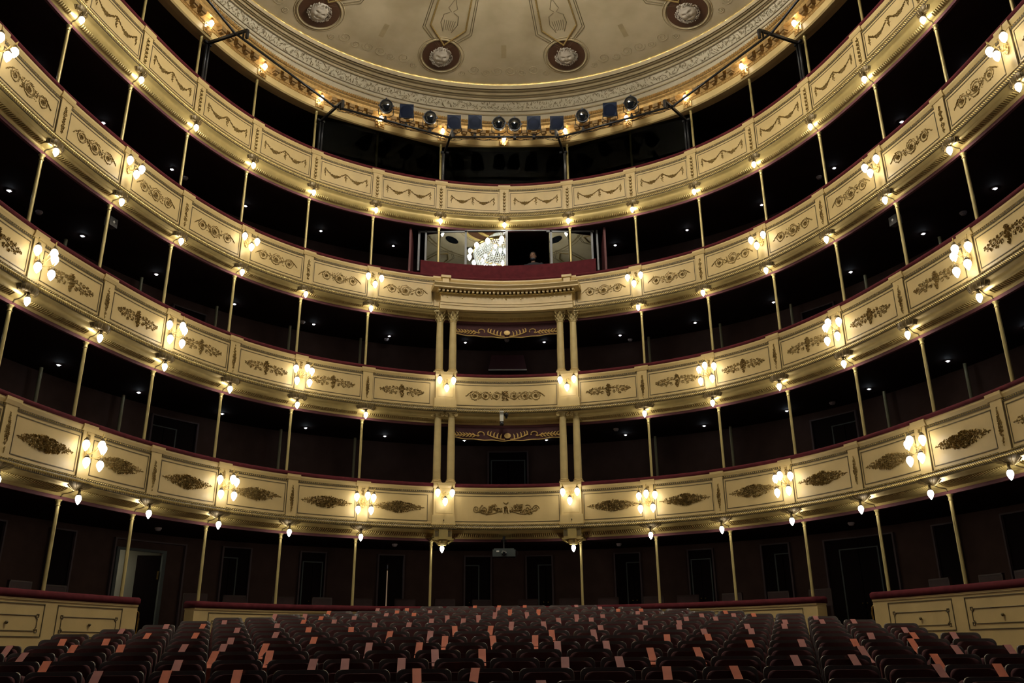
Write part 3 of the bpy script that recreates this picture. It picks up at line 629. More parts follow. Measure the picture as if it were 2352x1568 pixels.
# ------------------------------------------------------------------ paired columns, entablature, valances
def column(x, y, zb, zt, kind, lab):
    t = thing('column', lab, 'column', (x, y, zb+H)); h = zt-zb; r = .088
    hc = .28 if kind == 'c' else .12
    m = MB(); m.lathe([(r, .10), (r*.99, h*.35), (r*.86, h-hc)], 16); m.build('shaft', STONE, t, True, False)
    m = MB(); m.box((0, 0, .02), (.24, .24, .04)); m.lathe([(.12, .04), (.125, .06), (.105, .075), (.10, .085), (.108, .10), (.088, .115)], 16); m.build('base', CREAM, t, False, False)
    m = MB()
    if kind == 'c':
        m.lathe([(r*.9, h-hc), (r*1.02, h-hc+.01), (r*.9, h-hc+.025), (r*.95, h-.14), (r*1.35, h-.04)], 12); m.box((0, 0, h-.02), (.27, .27, .04))
        for row, (zz, rr, ln) in enumerate(((h-.22, .095, .05), (h-.14, .11, .055), (h-.07, .14, .04))):
            for a in np.arange(8)*PI/4+row*PI/8:
                c, s_ = math.cos(a), math.sin(a); m.octs([[rr*c, rr*s_, zz]], [[.02*c, .02*s_, ln]], [[-.028*s_, .028*c, 0]], [[.02*c, .02*s_, .012]])
        for a in (PI/4, 3*PI/4, 5*PI/4, 7*PI/4): m.tube([(.12*math.cos(a), .12*math.sin(a), h-.10), (.16*math.cos(a), .16*math.sin(a), h-.07), (.165*math.cos(a), .165*math.sin(a), h-.045), (.14*math.cos(a), .14*math.sin(a), h-.055)], .013, 5)
    else:
        m.lathe([(r*.86, h-hc), (r*1.02, h-hc+.01), (r*.9, h-hc+.02), (r*1.15, h-.06), (r*1.15, h-.03)], 14); m.box((0, 0, h-.015), (.25, .24, .03))
        for sx in (-1, 1):
            for sy in (-1, 1):
                tt = np.linspace(0, 1, 14); ph = tt*3.2*PI; rr = .050*(1-.8*tt); m.tube(np.stack([sx*(.105+0*tt+rr*np.sin(ph)*.9), np.full_like(tt, sy*.09), h-.075+rr*np.cos(ph)], -1), .012, 5)
            m.tube([(sx*.105, -.09, h-.075), (sx*.105, .09, h-.075)], .032, 8)
    m.build('capital', STONE, t, False, False)
for lv in (1, 2):
    for s_ in (-1, 1):
        for q_ in (0, 1):
            x = GX+s_*(1.585-.0 if q_ else 1.275); side = lab_side(s_); pos = ('outer' if q_ else 'inner')
            y = 18.885-(.02 if q_ else 0)
            zb, zt_ = ((JT[1]+.16, JB[2]-.10) if lv == 1 else (JT[2]+.16, 7.60))
            column(x, y, zb, zt_, 'i' if lv == 1 else 'c', '%s column of the %s pair, %s, on the %s' % (pos, side, 'with scroll capital' if lv == 1 else 'with leafy capital', TIER[lv]))
t = thing('entablature', 'cream entablature with dentil cornice over the paired columns of the middle box', 'entablature', tuple(W(0, .4, 7.6)))
ua, ub = -1.02+GX/BAY, 1.02+GX/BAY
m = MB(); bar(m, ua, ub, .15, .40, 7.60, 7.70); bar(m, ua, ub, .15, .415, 7.70, 7.78); bar(m, ua, ub, .15, .43, 7.76, 7.785); bar(m, ua+.01, ub-.01, .15, .40, 7.78, 7.98); m.build('frieze', CREAM, t)
m = MB(); sweep(m, ua-.12, ub+.12, [(.15, 8.07), (.60, 8.07), (.60, 8.10), (.63, 8.13), (.66, 8.155), (.66, 8.175), (.15, 8.19)]); m.build('cornice', CREAM, t)
m = MB(); bar(m, ua-.03, ub+.03, .15, .46, 7.98, 8.00); bar(m, ua-.05, ub+.05, .15, .48, 8.045, 8.07); m.build('bed_moulding', GOLDP, t)
m = MB(); [bar(m, u-.016, u+.016, .40, .535, 8.0, 8.068) for u in np.arange(ua-.03, ub+.04, .0655)]; m.build('dentils', CREAM, t)
m = MB(); rows(m, np.arange(ua-.02, ub+.03, .0165), .455, 7.985, .010, .016, .012); m.build('bead_row', GILTB, t)
m = MB(); [m.lathe([(0, -.02), (.017, -.008), (.017, .008), (0, .02)], 8, tuple(W(u, .41, 7.90))) for u in np.linspace(ua+.11, ub-.11, 9)]; m.build('frieze_studs', CREAM, t, True)
for s_ in (-1, 1):
    m = MB(); uc = s_*.93+GX/BAY; bar(m, uc-.05, uc+.05, .15, .31, 8.17, 8.44); bar(m, uc-.075, uc+.075, .15, .34, 8.44, 8.50); m.build('block', CREAM, t)
def valance(z0, lab):
    t = thing('valance', lab, 'curtain', (GX, 19.0, z0+H)); n = 61; us = np.linspace(-.80, .86, n); x = (us-.03)*BAY
    zz = z0-.0+.06*np.abs(x/1.3)**1.6+.008*np.sin(x*14)
    G = np.stack([W(us, .02+.01*np.sin(x*9), zz), W(us, .02, z0+.36)], 1); m = MB(); m.grid(G); G2 = np.stack([W(us, -.01, z0+.36), W(us, -.01+.01*np.sin(x*9), zz)], 1); m.grid(G2); m.build('cloth', mat('valance_cloth', (.045, .010, .012), .85, 0, .15, 9.) if 'valance_cloth' not in bpy.data.materials else bpy.data.materials['valance_cloth'], t)
    m = MB(); m.tube(W(us, .028+.01*np.sin(x*9), zz), .012, 5); m.build('fringe', EMBRO, t)
    m = MB(); zc = z0+.10
    def tb(pts, r=.014): 
        p = np.array(pts, float)
        if len(p) == 3:
            q_ = np.linspace(0, 1, 7)[:, None]; p = (1-q_)**2*p[0]+2*q_*(1-q_)*p[1]+q_**2*p[2]
            if np.ndim(r): r = np.interp(q_[:, 0], [0, .5, 1], r)
        m.tube(W(p[:, 0]/BAY+.03, .035, zc+p[:, 1]+.05*np.abs(p[:, 0]/1.3)**1.6), r, 4)
    m.lathe([(0, -.02), (.075, -.015), (.08, 0), (.06, .01), (0, .012)], 14, (0, 0, 0)); 
    m.v[-1] = m.v[-1][:, [0, 2, 1]]*[1, 1, .8]+W(.03, .04, zc+.015)
    for s_ in (-1, 1):
        a = np.linspace(0, 1, 12)
        tb(np.stack([s_*(.06+.42*a), -.07+.11*a**2], -1)); 
        for q_ in (.16, .24, .32, .40, .46): tb([(s_*q_, -.06+.5*(q_-.06)**2), (s_*(q_+.01), .0+.3*(q_-.1)), (s_*(q_-.03), .05+.2*(q_-.1))], np.array([.014, .016, .006]))
        ph = np.linspace(-1.0, 3.6, 12); tb(np.stack([s_*(.62+.075*np.cos(ph)), .035+.055*np.sin(ph)], -1), .013)
        tb(np.stack([s_*(.68+.58*a), -.02+.05*np.sin(a*5)*.6+.02*a], -1), .013)
        for q_ in np.arange(.76, 1.22, .075): tb([(s_*q_, -.01), (s_*(q_+.03), .030), (s_*(q_+.07), .050)], [.014, .016, .005]); tb([(s_*q_, -.01), (s_*(q_+.03), -.035), (s_*(q_+.07), -.055)], [.014, .016, .005])
    m.build('embroidery', EMBRO, t)
valance(4.52, 'crimson valance with gold embroidery over the middle box of the lowest balcony')
valance(7.06, 'crimson valance with gold embroidery over the middle box of the second balcony')
# vestibule soffit: lit look put into its colour, edge gleam into the pale bar
t = thing('vestibule_hood', 'maroon sloping hood with a pale bar at the back of the middle box', 'hood', (GX, 21.0, 6.81+H))
m = MB(); m.add([(-.47+GX, 20.95, 6.82+H), (.53+GX, 20.95, 6.82+H), (.45+GX, 21.1, 7.27+H), (-.39+GX, 21.1, 7.27+H), (-.47+GX, 21.15, 6.82+H), (.53+GX, 21.15, 6.82+H), (.45+GX, 21.15, 7.27+H), (-.39+GX, 21.15, 7.27+H)], [(0, 1, 2, 3), (0, 4, 5, 1), (3, 2, 6, 7), (1, 5, 6, 2), (0, 3, 7, 4)]); m.build('hood', mat('hood_cloth', (.09, .03, .035), .6, 0, .1, 4.), t)
m = MB(); m.box((.03+GX, 20.93, 6.805+H), (1.0, .03, .03)); m.build('light_bar', mat('pale_bar', (.7, .68, .6), .4, 0, .03, 3.), t)  # pale paint stands for the reflection on a metal edge

# ------------------------------------------------------------------ control booth on the third balcony
t = thing('control_booth', 'grey-framed control booth window reflecting the chandelier, in the middle of the third balcony', 'window', (GX, 19.12, 8.8+H))
Yb = 19.13
m = MB()
for x, wd in ((-2.14, .05), (-1.97, .045), (-.97, .05), (.055, .06), (1.17, .055), (2.20, .05), (2.33, .045)):
    yy = Yb; m.box((x, yy, 9.36+H), (wd, .04, 1.10))
m.box((-.455, Yb, 9.905+H), (1.05, .04, .03)); m.box((.62, Yb, 9.905+H), (1.1, .04, .022))
for s_ in (-1, 1): slab(m, (s_*1.0+.06, Yb), (s_*2.2+.06, Yb), 9.86, 9.90, .04)
m.build('window_frame', ALU, t)
for a, b in ((-.95, .03), ):
    m = MB(); slab(m, (a, Yb+.02), (b, Yb+.02), 8.80, 9.89, .006); m.build('window_pane', MIRG, t)
for s_ in (-1, 1):
    m = MB(); slab(m, (s_*1.02+.1, Yb), (s_*2.1+.12, Yb), 8.80, 9.88, .006); m.build('window_pane', MIRG, t)
m = MB(); sweep(m, -1.30+GX/BAY, 1.36+GX/BAY, [(.10, 8.50), (.125, 8.50), (.115, 8.93), (.09, 8.93)]); m.build('front_board', VELVET, t)
m = MB(); 
for s_ in (-1, 1): m.box((s_*2.42+.08, 19.25, 9.3+H), (.05, .6, 1.2))
m.build('side_cheek', mat('booth_cheek', (.10, .022, .022), .6), t)

# ------------------------------------------------------------------ downlights and smoke detectors
proto = None; cnt = {}
def dl_mesh():
    t = thing('downlight', 'x', 'ceiling light')
    m = MB(); m.lathe([(.055, 0), (.055, -.012), (.034, -.014), (.032, -.004)], 12); m.build('bezel', SMOKE, t, True, False)
    m = MB(); m.lathe([(0, -.030), (.016, -.026), (.022, -.012), (0, -.010)], 10); m.build('led', SPOTL, t, True, False); reg(t); return t
for k in (1, 2, 3):
    for i in range(-8, 8):
        if k == 3 and i in (-2, -1, 0, 1): 
            if i in (-1, 0): continue
        u = i+.5; side = 'left' if i < 0 else 'right'; n_ = (-i if i < 0 else i+1)
        lab = 'tiny white ceiling spot above the %s, %s to the %s' % (TIER[k], ORD[n_], side)
        loc = tuple(W(u, -1.32, ZT[k]+.012)); g = 'ceiling spots of the '+TIER[k]
        if proto is None: proto = dl_mesh(); proto.location = loc; proto['label'] = lab; proto['group'] = g
        else: dup(proto, loc, 0, lab, g)
sp = None
for k, x, y in ((3, -7.11, 16.56), (3, 7.07, 16.58), (2, -8.33, 13.52), (2, 8.34, 13.63), (2, -3.0, 20.2), (2, 3.2, 20.3), (2, -4.85, 18.97), (2, .05, 20.3), (1, -.0, 20.3), (1, 2.6, 19.4), (1, 6.9, 17.2), (0, -6.70, 16.62), (0, -2.51, 19.55), (0, 2.58, 19.76), (0, 6.66, 16.52)):
    loc = (x, y, ZT[k]+.012+H); sd = 'left' if x < -.3 else ('right' if x > .3 else 'middle')
    lab = 'round pale smoke detector above the %s, %s' % ({0: 'ground floor boxes', 1: 'lowest balcony', 2: 'second balcony', 3: 'third balcony'}[k], {'middle': 'in the middle box', 'left': '%s to the left' % ('far' if x < -6 else 'halfway' if x < -4 else 'a little'), 'right': '%s to the right' % ('far' if x > 6 else 'halfway' if x > 4 else 'a little')}[sd])
    if sp is None:
        sp = thing('smoke_detector', lab, 'smoke detector', loc, 0, 'smoke detectors on the box ceilings')
        m = MB(); m.lathe([(.062, 0), (.066, -.02), (.055, -.035)], 14); m.build('base', SMOKE, sp, True, False)
        m = MB(); m.lathe([(.050, -.034), (.045, -.055), (.02, -.062), (0, -.062)], 14); m.build('sensor_head', SMOKE, sp, True, False); reg(sp)
    else: dup(sp, loc, 0, lab, 'smoke detectors on the box ceilings')
for s_ in (-1, 1):
    t = thing('wall_speaker', 'small boxy device with a round front under the third balcony, %s side' % lab_side(s_), 'speaker', tuple(W(s_*5.78, -.25, ZT[2]-.10)))
    loc = W(s_*5.78, -.25, ZT[2]-.12); R = np.stack([*[v for v in (frame(s_*5.78)[0], frame(s_*5.78)[1])], [0, 0, 1.]], 1)
    m = MB(); m.box(loc, (.19, .12, .17), R); m.build('housing', STEEL, t)
    m = MB(); c = loc+frame(s_*5.78)[1]*.065; m.octs([c], [[0, 0, .032]], [frame(s_*5.78)[0]*.032], [frame(s_*5.78)[1]*.02]); m.build('front_lens', WHITEP, t)

# ------------------------------------------------------------------ projector and video camera in the middle
t = thing('projector', 'dark grey video projector hanging under the middle of the lowest balcony', 'projector', (-.045, 19.1, 1.98+H))
m = MB(); m.box((-.045, 19.1, 1.965+H), (.50, .34, .15)); m.box((-.045, 19.1, 2.05+H), (.44, .28, .03)); m.build('body', PROJM, t)
m = MB(); m.lathe([(0, 0), (.05, .0), (.062, .03), (.062, .05)], 14); v = m.v[0].copy(); m.v[0] = np.stack([v[:, 0]-.045, 18.88+v[:, 2], v[:, 1]+1.965+H], -1); m.build('lens', LENS, t, True)
m = MB(); m.box((-.18, 18.925, 2.0+H), (.06, .01, .03)); m.build('badge', WHITEP, t)
m = MB(); m.tube([(-.05, 19.1, 2.05+H), (-.05, 19.1, 2.24+H)], .02, 8); m.box((-.05, 19.1, 2.245+H), (.12, .12, .02)); m.tube([(-.04, 18.98, 2.33+H), (-.05, 19.0, 2.24+H)], .03, 8); m.build('ceiling_mount', METAL, t)
t = thing('cable', 'loop of cable at the right end of the projector', 'cable', (.22, 19.05, 1.95+H))
m = MB(); a = np.linspace(-1.6, 1.8, 12); m.tube(np.stack([.20+.05*np.cos(a), 19.05+0*a, 1.965+H+.07*np.sin(a)], -1), .006, 5); m.build('cable_loop', METAL, t)
t = thing('video_camera', 'pale video camera housing hanging under the rope moulding of the second balcony', 'camera', (-.07, 18.86, 5.0+H))
m = MB(); m.box((-.085, 18.86, 4.985+H), (.085, .20, .22)); m.box((-.085, 18.83, 5.09+H), (.095, .24, .02)); m.build('housing', CAMW, t)
m = MB(); m.box((-.085, 18.84, 4.84+H), (.085, .12, .075)); m.lathe([(0, -.03), (.03, -.025), (.034, 0), (.03, .02)], 10, (-.085, 18.80, 4.84+H)); m.build('lens_unit', METAL, t)
t = thing('dome_camera', 'black ball camera beside the pale video camera under the second balcony', 'camera', (.02, 18.84, 5.06+H))
m = MB(); m.lathe([(0, -.055), (.03, -.048), (.050, -.02), (.052, .01), (.04, .035), (.02, .05), (0, .05)], 12, (.02, 18.84, 5.05+H)); m.build('ball', METAL, t, True)
m = MB(); m.box((.02, 18.86, 4.99+H), (.05, .05, .05)); m.build('mount', METAL, t)

# ------------------------------------------------------------------ cornice under the ceiling
root = thing('gilt_cornice', 'gilded cornice with rosettes, brackets and leaf cresting around the ceiling edge', 'cornice', tuple(W(0, .1, 12.36)))
m = MB(); sweep(m, -UE, UE, [(-.35, 12.40), (-.02, 12.345), (.10, 12.335), (.135, 12.36), (.135, 12.52), (.12, 12.53), (-.35, 12.53)]); m.build('fascia', CREAM, root)
m = MB(); bar(m, -UE, UE, -.2, .15, 12.525, 12.585); m.build('bead_band', ROSEG, root)
m = MB(); us = np.arange(-UE, UE, .022); rows(m, us, .155, 12.545, .010, .014, .014); rows(m, us+.011, .155, 12.572, .007, .009, .010); m.build('bead_row', ROSEG, root)
m = MB(); bar(m, -UE, UE, -.2, .17, 12.585, 12.72); m.build('bracket_band', ROSEG, root)
m = MB()
for bay in range(-9, 9):
    for a in (-.50, -.25, 0, .25, .50): u = bay+.5+a/BAY; bar(m, u-.045, u+.045, .15, .30, 12.63, 12.72); bar(m, u-.028, u+.028, .15, .26, 12.59, 12.64)
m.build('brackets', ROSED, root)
m = MB(); sweep(m, -UE, UE, [(-.2, 12.72), (.30, 12.72), (.31, 12.80), (.36, 12.83), (.36, 12.86), (.33, 12.875), (-.2, 12.875)]); m.build('crown_moulding', ROSEG, root)
m = MB(); bar(m, -UE, UE, .1, .33, 12.875, 12.90); m.build('crown_line', ROSED, root)
m = MB(); us = np.arange(-UE, UE, .036); 
nl = len(us); rows(m, us, .335, 12.965, .019, .075, .03, .12); rows(m, us+.018, .345, 12.935, .017, .05, .03, -.2); rows(m, us, .36, 12.89, .022, .018, .025); m.build('leaf_cresting', ROSEG, root)
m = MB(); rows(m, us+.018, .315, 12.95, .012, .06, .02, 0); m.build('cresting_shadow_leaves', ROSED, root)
for i in range(-7, 8):
    m = MB(); hw = .115/BAY; bar(m, i-hw, i+hw, .10, .16, 12.36, 12.60)
    p = m.build('lamp_plaque', ROSEG, root)
    m = MB(); o = Orn(i, .16, 12.47); [o.leaf((R_()-.5)*.20, (R_()-.5)*.22, R_()*3, .035, .014, .03) for _ in range(26)]; o.make(m)
    o = Orn(i, .30, 12.76); o.leaf(-.10, .0, .3, .09, .035, .05); o.leaf(.10, .0, -.3, .09, .035, .05); o.make(m); m.build('plaque_leaves', ROSEG, p)
proto = None
for i in range(-7, 8):
    loc = tuple(W(i, .235, 12.60 if i else 12.50)); rz = rzof(i)
    lab = 'small glowing bulb on the gilt ceiling cornice, '+('on the middle line' if i == 0 else '%s to the %s of the middle' % (ORD[abs(i)], lab_side(i)))
    if proto is None:
        proto = thing('cornice_lamp', lab, 'lamp', loc, rz, 'bulbs along the ceiling cornice')
        m = MB(); m.lathe([(a*.82, b*.82) for a, b in EGG], 9); m.build('bulb', BULBC, proto, True, False)
        m = MB(); m.lathe([(0, .125), (.02, .12), (.035, .08), (.03, .066), (0, .066)], 9); m.tube([(0, 0, .11), (0, .06, .13), (0, .10, .10)], .008, 5); m.build('bulb_holder', ROSEG, proto, True, False); reg(proto)
    else: dup(proto, loc, rz, lab, 'bulbs along the ceiling cornice')

# ------------------------------------------------------------------ cove and painted dome
C0 = np.array([0., 11.42]); RZ = 13.55; RR = 6.70
def outer(th):
    c = math.cos(th); s_ = math.sin(th)
    return .75*c+math.sqrt(6.74**2-(.75*s_)**2) if c > 0 else 6.70+.0*c
def cov(th, t, off=0.):  # t=0 leaf edge, 1 ring
    r0 = outer(th); r = r0+(RR-r0)*t; z = 12.93+(RZ-12.93)*t
    return np.array([C0[0]+(r-off)*math.sin(th), C0[1]+(r-off)*math.cos(th), z+H-off*.6])
TH = np.linspace(-PI, PI, 193)
def band(mb, t0, t1, o0, o1): mb.grid(np.array([[cov(a, t0, 0), cov(a, t0, o0), cov(a, t1, o1), cov(a, t1, 0)] for a in TH[:-1]]), cu=True); return mb
m = MB(); m.grid(np.array([[cov(a, t, -.0) for t in np.linspace(-.05, 1.02, 6)] for a in TH[:-1]]), cu=True); struct('ceiling.006', m, COVE, None, True, 'plaster cove between the cornice and the ring')
m = MB()
for t0, t1, o0, o1 in ((.20, .23, .02, .02), (.58, .62, .03, .03), (.66, .69, .03, .05), (.72, .78, .05, .06), (.82, .85, .06, .08), (.88, .97, .07, .05)): band(m, t0, t1, o0, o1)
o = struct('trim_10', m, COVED, None, False, 'plaster bands of the cove')
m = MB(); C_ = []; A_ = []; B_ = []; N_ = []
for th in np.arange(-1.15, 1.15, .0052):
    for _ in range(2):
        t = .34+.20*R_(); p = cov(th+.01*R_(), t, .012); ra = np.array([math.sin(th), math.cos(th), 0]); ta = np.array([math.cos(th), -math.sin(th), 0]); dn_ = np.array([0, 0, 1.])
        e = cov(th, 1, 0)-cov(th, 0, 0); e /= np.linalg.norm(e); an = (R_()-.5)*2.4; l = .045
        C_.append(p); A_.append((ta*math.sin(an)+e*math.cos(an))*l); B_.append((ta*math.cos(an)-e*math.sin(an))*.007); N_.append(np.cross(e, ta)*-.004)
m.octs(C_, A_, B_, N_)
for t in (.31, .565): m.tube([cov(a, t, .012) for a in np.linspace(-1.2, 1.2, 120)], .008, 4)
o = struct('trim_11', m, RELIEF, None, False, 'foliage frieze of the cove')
m = MB(); m.grid(np.array([[(C0[0]+(RR+.03*math.cos(b)+.004*math.sin(a*260))*math.sin(a), C0[1]+(RR+.035*math.cos(b))*math.cos(a), RZ-.02+.04*math.sin(b)+.006*math.sin(a*180)+H) for b in np.linspace(0, 2*PI, 6, endpoint=False)] for a in np.linspace(-PI, PI, 900, endpoint=False)]), cu=True, cv=True)
struct('trim_12', m, GILTB, None, False, 'gilded ring around the painted dome')
def dz(r): return RZ+.62*(1-(r/RR)**2)
def D(r, th, off=0.): return np.array([C0[0]+r*math.sin(th), C0[1]+r*math.cos(th), dz(r)-off+H])
m = MB(); m.grid(np.array([[D(r, a) for r in (1.0, 1.6, 2.4, 3.2, 4., 4.8, 5.5, 6.1, 6.5, 6.70)] for a in TH[:-1]]), cu=True); struct('ceiling.007', m, PLASTER, None, True, 'painted dome')
m = MB(); m.grid(np.array([[D(r, a, -.35+.0*r) for r in (.01, .5, 1.0)] for a in TH[:-1]]), cu=True); m.grid(np.array([[D(1.0, a, -.35), D(1.0, a, 0)] for a in TH[:-1]]), cu=True); struct('ceiling.008', m, BROWN)
m = MB(); m.tube([D(1.02, a, .02) for a in np.linspace(-PI, PI, 60)], .05, 6); m.grid(np.array([[D(1.42, a, .01), D(1.50, a, .05), D(1.58, a, .01)] for a in TH[:-1]]), cu=True); struct('trim_13', m, GILTB)
m = MB(); m.grid(np.array([[D(1.1, a, .012), D(1.42, a, .012)] for a in TH[:-1]]), cu=True); struct('trim_15', m, BROWN)
m = MB()
for r, w_ in ((1.64, .02), (2.78, .03), (2.92, .015)): m.grid(np.array([[D(r, a, .008), D(r+w_*2, a, .008)] for a in TH[:-1]]), cu=True)
struct('trim_14', m, mat('painted_ochre', (.20, .14, .06), .6, 0, .1, 4.))
for q in range(12):
    a0 = q*PI/6; m = MB(); m.grid(np.array([[D(2.2+.17*f*math.cos(b), a0+.34*f*math.sin(b)/2.2, .012) for f in (.02, 1.)] for b in np.linspace(0, 2*PI, 24, endpoint=False)]), cu=True)
    tag(m.build('vent_rosette', LENS), 'dark oval vent in the inner ring of the dome around the chandelier', 'vent', 'oval vents around the chandelier')
# lozenge coffers, masks
def lozenge(th0, first):
    global lozn
    m = MB(); g = MB()
    ax = [(5.60, 0), (5.05, .42), (3.3, .30), (3.0, 0), (3.3, -.30), (5.05, -.42), (5.60, 0)]
    def P(r, a, off): 
        x = r*math.sin(th0)+a*math.cos(th0); y = r*math.cos(th0)-a*math.sin(th0); rr = math.hypot(x, y); return np.array([C0[0]+x, C0[1]+y, dz(rr)-off+H])
    for (r0, a0), (r1, a1) in zip(ax[:-1], ax[1:]): g.tube([P(r0+(r1-r0)*q, a0+(a1-a0)*q, .015) for q in np.linspace(0, 1, 8)], .022, 5)
    for s_ in (1.28, 1.40):
        for (r0, a0), (r1, a1) in zip(ax[:-1], ax[1:]):
            f = lambda r, a: (4.4+(r-4.4)*(1+(s_-1)*.45), a*s_)
            r0_, a0_ = f(r0, a0); r1_, a1_ = f(r1, a1); m.tube([P(r0_+(r1_-r0_)*q, a0_+(a1_-a0_)*q, .004) for q in np.linspace(0, 1, 6)], .010, 4)
    for q in np.linspace(-.10, .10, 6): m.tube([P(5.15, q, .002), P(4.86, q*1.3, .002)], .007, 4)
    for s_ in (-1, 1):
        m.tube([P(5.2, s_*.10, .003), P(4.95, s_*.20, .003), P(4.70, s_*.17, .003), P(4.62, s_*.05, .003)], .010, 4); m.tube([P(4.2, s_*.0, .003), P(4.5, s_*.1, .003), P(4.6, s_*.02, .003)], .009, 4)
    root = thing('dome_coffer', 'gilded lozenge coffer with lyre motif, %s' % LZ[th0], 'ceiling ornament', tuple(D(4.4, th0)), 0, 'lozenge coffers on the dome')
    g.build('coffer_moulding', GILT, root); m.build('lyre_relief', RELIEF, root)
LZ = {}
angs = [math.radians(15+30*j) for j in range(-6, 6)]
for a in angs:
    dgs = round(math.degrees(a)); LZ[a] = {-15: 'above the frowning mask left of centre', 15: 'above the smiling mask right of centre'}.get(dgs, '%d degrees round to the %s of the hall axis' % (abs(dgs), 'left' if dgs < 0 else 'right'))
    lozenge(a, False)
def mask(th0, kind, lab):
    rc = 5.93; root = thing('mask_medallion', lab, 'medallion', tuple(D(rc, th0)), 0, 'mask medallions on the dome')
    def P(r, a, off):
        x = (rc+r)*math.sin(th0)+a*math.cos(th0); y = (rc+r)*math.cos(th0)-a*math.sin(th0); rr = math.hypot(x, y); return np.array([C0[0]+x, C0[1]+y, dz(rr)-off+H])
    # local: +a to the right seen from below, -r is up on the face
    t = np.linspace(0, 2*PI, 48, endpoint=False); m = MB()
    for R0, off in ((.455, .012),):
        G = [[P(.455*q*math.cos(b), .455*q*math.sin(b), off) for q in (.01, .5, 1.0)] for b in t]; m.grid(np.array(G), cu=True)
    m.build('disc', BROWN, root)
    m = MB(); m.tube([P(.50*math.cos(b), .50*math.sin(b), .01) for b in np.linspace(0, 2*PI, 49)], .022, 5); m.tube([P(.56*math.cos(b), .56*math.sin(b), .004) for b in np.linspace(0, 2*PI, 49)], .010, 4); m.build('rim', COVED, root)
    m = MB(); G = []
    for i_, v_ in enumerate(np.linspace(0, 1, 13)):
        row = []
        for b in np.linspace(0, 2*PI, 40, endpoint=False):
            x_, y_ = math.sin(b)*v_, math.cos(b)*v_                 # y up on the face
            hgt = .085*math.sqrt(max(0, 1-v_*v_))
            hgt += .035*math.exp(-((x_/.13)**2+((y_+.02)/.22)**2))  # nose
            hgt += .020*math.exp(-((y_-.32)/.10)**2)*math.exp(-(x_/.5)**2)   # brow
            for ex in (-.36, .36): hgt -= .030*math.exp(-(((x_-ex)/.14)**2+((y_-.14)/.08)**2))
            mo = -.42+(.16*x_*x_*4*(1 if kind == 'smile' else -1)); hgt -= .030*math.exp(-(((y_-mo)/.06)**2))*math.exp(-(x_/.36)**4)
            hgt += .02*math.exp(-(((y_-mo+.12)/.07)**2))*math.exp(-(x_/.3)**2)
            for ex in (-.45, .45): hgt += .018*math.exp(-(((x_-ex)/.18)**2+((y_+.15)/.18)**2))
            row.append(P(-.255*y_, .215*x_, .02+hgt))
        G.append(row)
    m.grid(np.array(G), cv=True); fc = m.build('face', FACE, root, True)
    m = MB(); st = random.Random(int(th0*100)+3); n = 190
    for j in range(n):
        b = st.random()*2*PI; r_ = (.15+st.random()*.13) if math.cos(b) > .35 else .215+st.random()*.065
        if kind == 'smile' and math.cos(b) < -.55: r_ *= .9
        p = P(-r_*math.cos(b)*1.05, r_*math.sin(b), .035+.03*st.random()); q = P(-(r_+.045)*math.cos(b+.25)*1.05, (r_+.045)*math.sin(b+.25), .03); e = (q-p); e /= np.linalg.norm(e); c = np.cross(e, [0, 0, 1.])
        m.octs([p], [e*.032], [c*.012], [[0, 0, -.026]])
    m.build('curly_hair', FACE, root, True)
for a in angs:
    dgs = round(math.degrees(a)); kd = 'smile' if dgs % 60 == 15 else 'frown'
    lab = {-15: 'round brown ceiling medallion with a frowning bearded mask, left of centre', 15: 'round brown ceiling medallion with a smiling curly mask, right of centre', -45: 'round brown ceiling medallion with a mask at the top left of the dome', 45: 'round brown ceiling medallion with a mask at the top right of the dome'}.get(dgs, 'round brown ceiling medallion with a mask, %d degrees to the %s' % (abs(dgs), 'left' if dgs < 0 else 'right'))
    mask(a, kd, lab)
m = MB(); st = random.Random(5)
for j in range(-3, 4):                                      # painted scrollwork between the medallions
    th = math.radians(30*j)
    for s_ in (-1, 1):
        for r0, a0, R0 in ((6.25, .16, .15), (6.30, .45, .11), (6.20, .75, .15), (6.30, 1.05, .09)):
            q = np.linspace(0, 1, 22); ph = q*3.4*PI; rr = R0*(1-.85*q)
            pts = []
            for x_, y_ in zip(a0*s_+rr*np.cos(ph)*s_, r0+rr*np.sin(ph)):
                X_ = y_*math.sin(th)+x_*math.cos(th); Y_ = y_*math.cos(th)-x_*math.sin(th); r_ = min(6.62, math.hypot(X_, Y_)); pts.append(D(r_, math.atan2(X_, Y_), .002))
            m.tube(pts, .007, 4)
struct('trim_16', m, SCROLLP, None, False, 'scrollwork relief along the dome edge')
m = MB()
for j in range(-3, 4):
    th = math.radians(30*j); G = []
    for r_ in (5.45, 5.85): G.append([D(r_, th-.06/r_, .004), D(r_, th+.06/r_, .004)])
    m.grid(np.array(G))
struct('trim_17', m, mat('painted_shade', (.36, .285, .15), .6, 0, .1, 5.))

# ------------------------------------------------------------------ crystal chandelier (seen mirrored in the booth window)
zc = 12.85
ch = thing('chandelier', 'large crystal bowl chandelier hanging from the dome, mirrored in the booth window', 'chandelier', (C0[0]+.05, C0[1], zc+H))
cx_, cy_ = C0[0]+.05, C0[1]
m = MB(); m.lathe([(1.10, .20), (1.16, .22), (1.18, .28), (1.12, .32), (1.10, .30)], 40, (cx_, cy_, zc+H)); m.lathe([(.55, .70), (.60, .72), (.60, .78), (.54, .78)], 30, (cx_, cy_, zc+H))
for a in np.arange(8)*PI/4: m.tube([(cx_+1.12*math.cos(a), cy_+1.12*math.sin(a), zc+.28+H), (cx_+.7*math.cos(a), cy_+.7*math.sin(a), zc+.55+H), (cx_+.57*math.cos(a), cy_+.57*math.sin(a), zc+.75+H), (cx_+.1*math.cos(a), cy_+.1*math.sin(a), zc+1.05+H)], .018, 5)
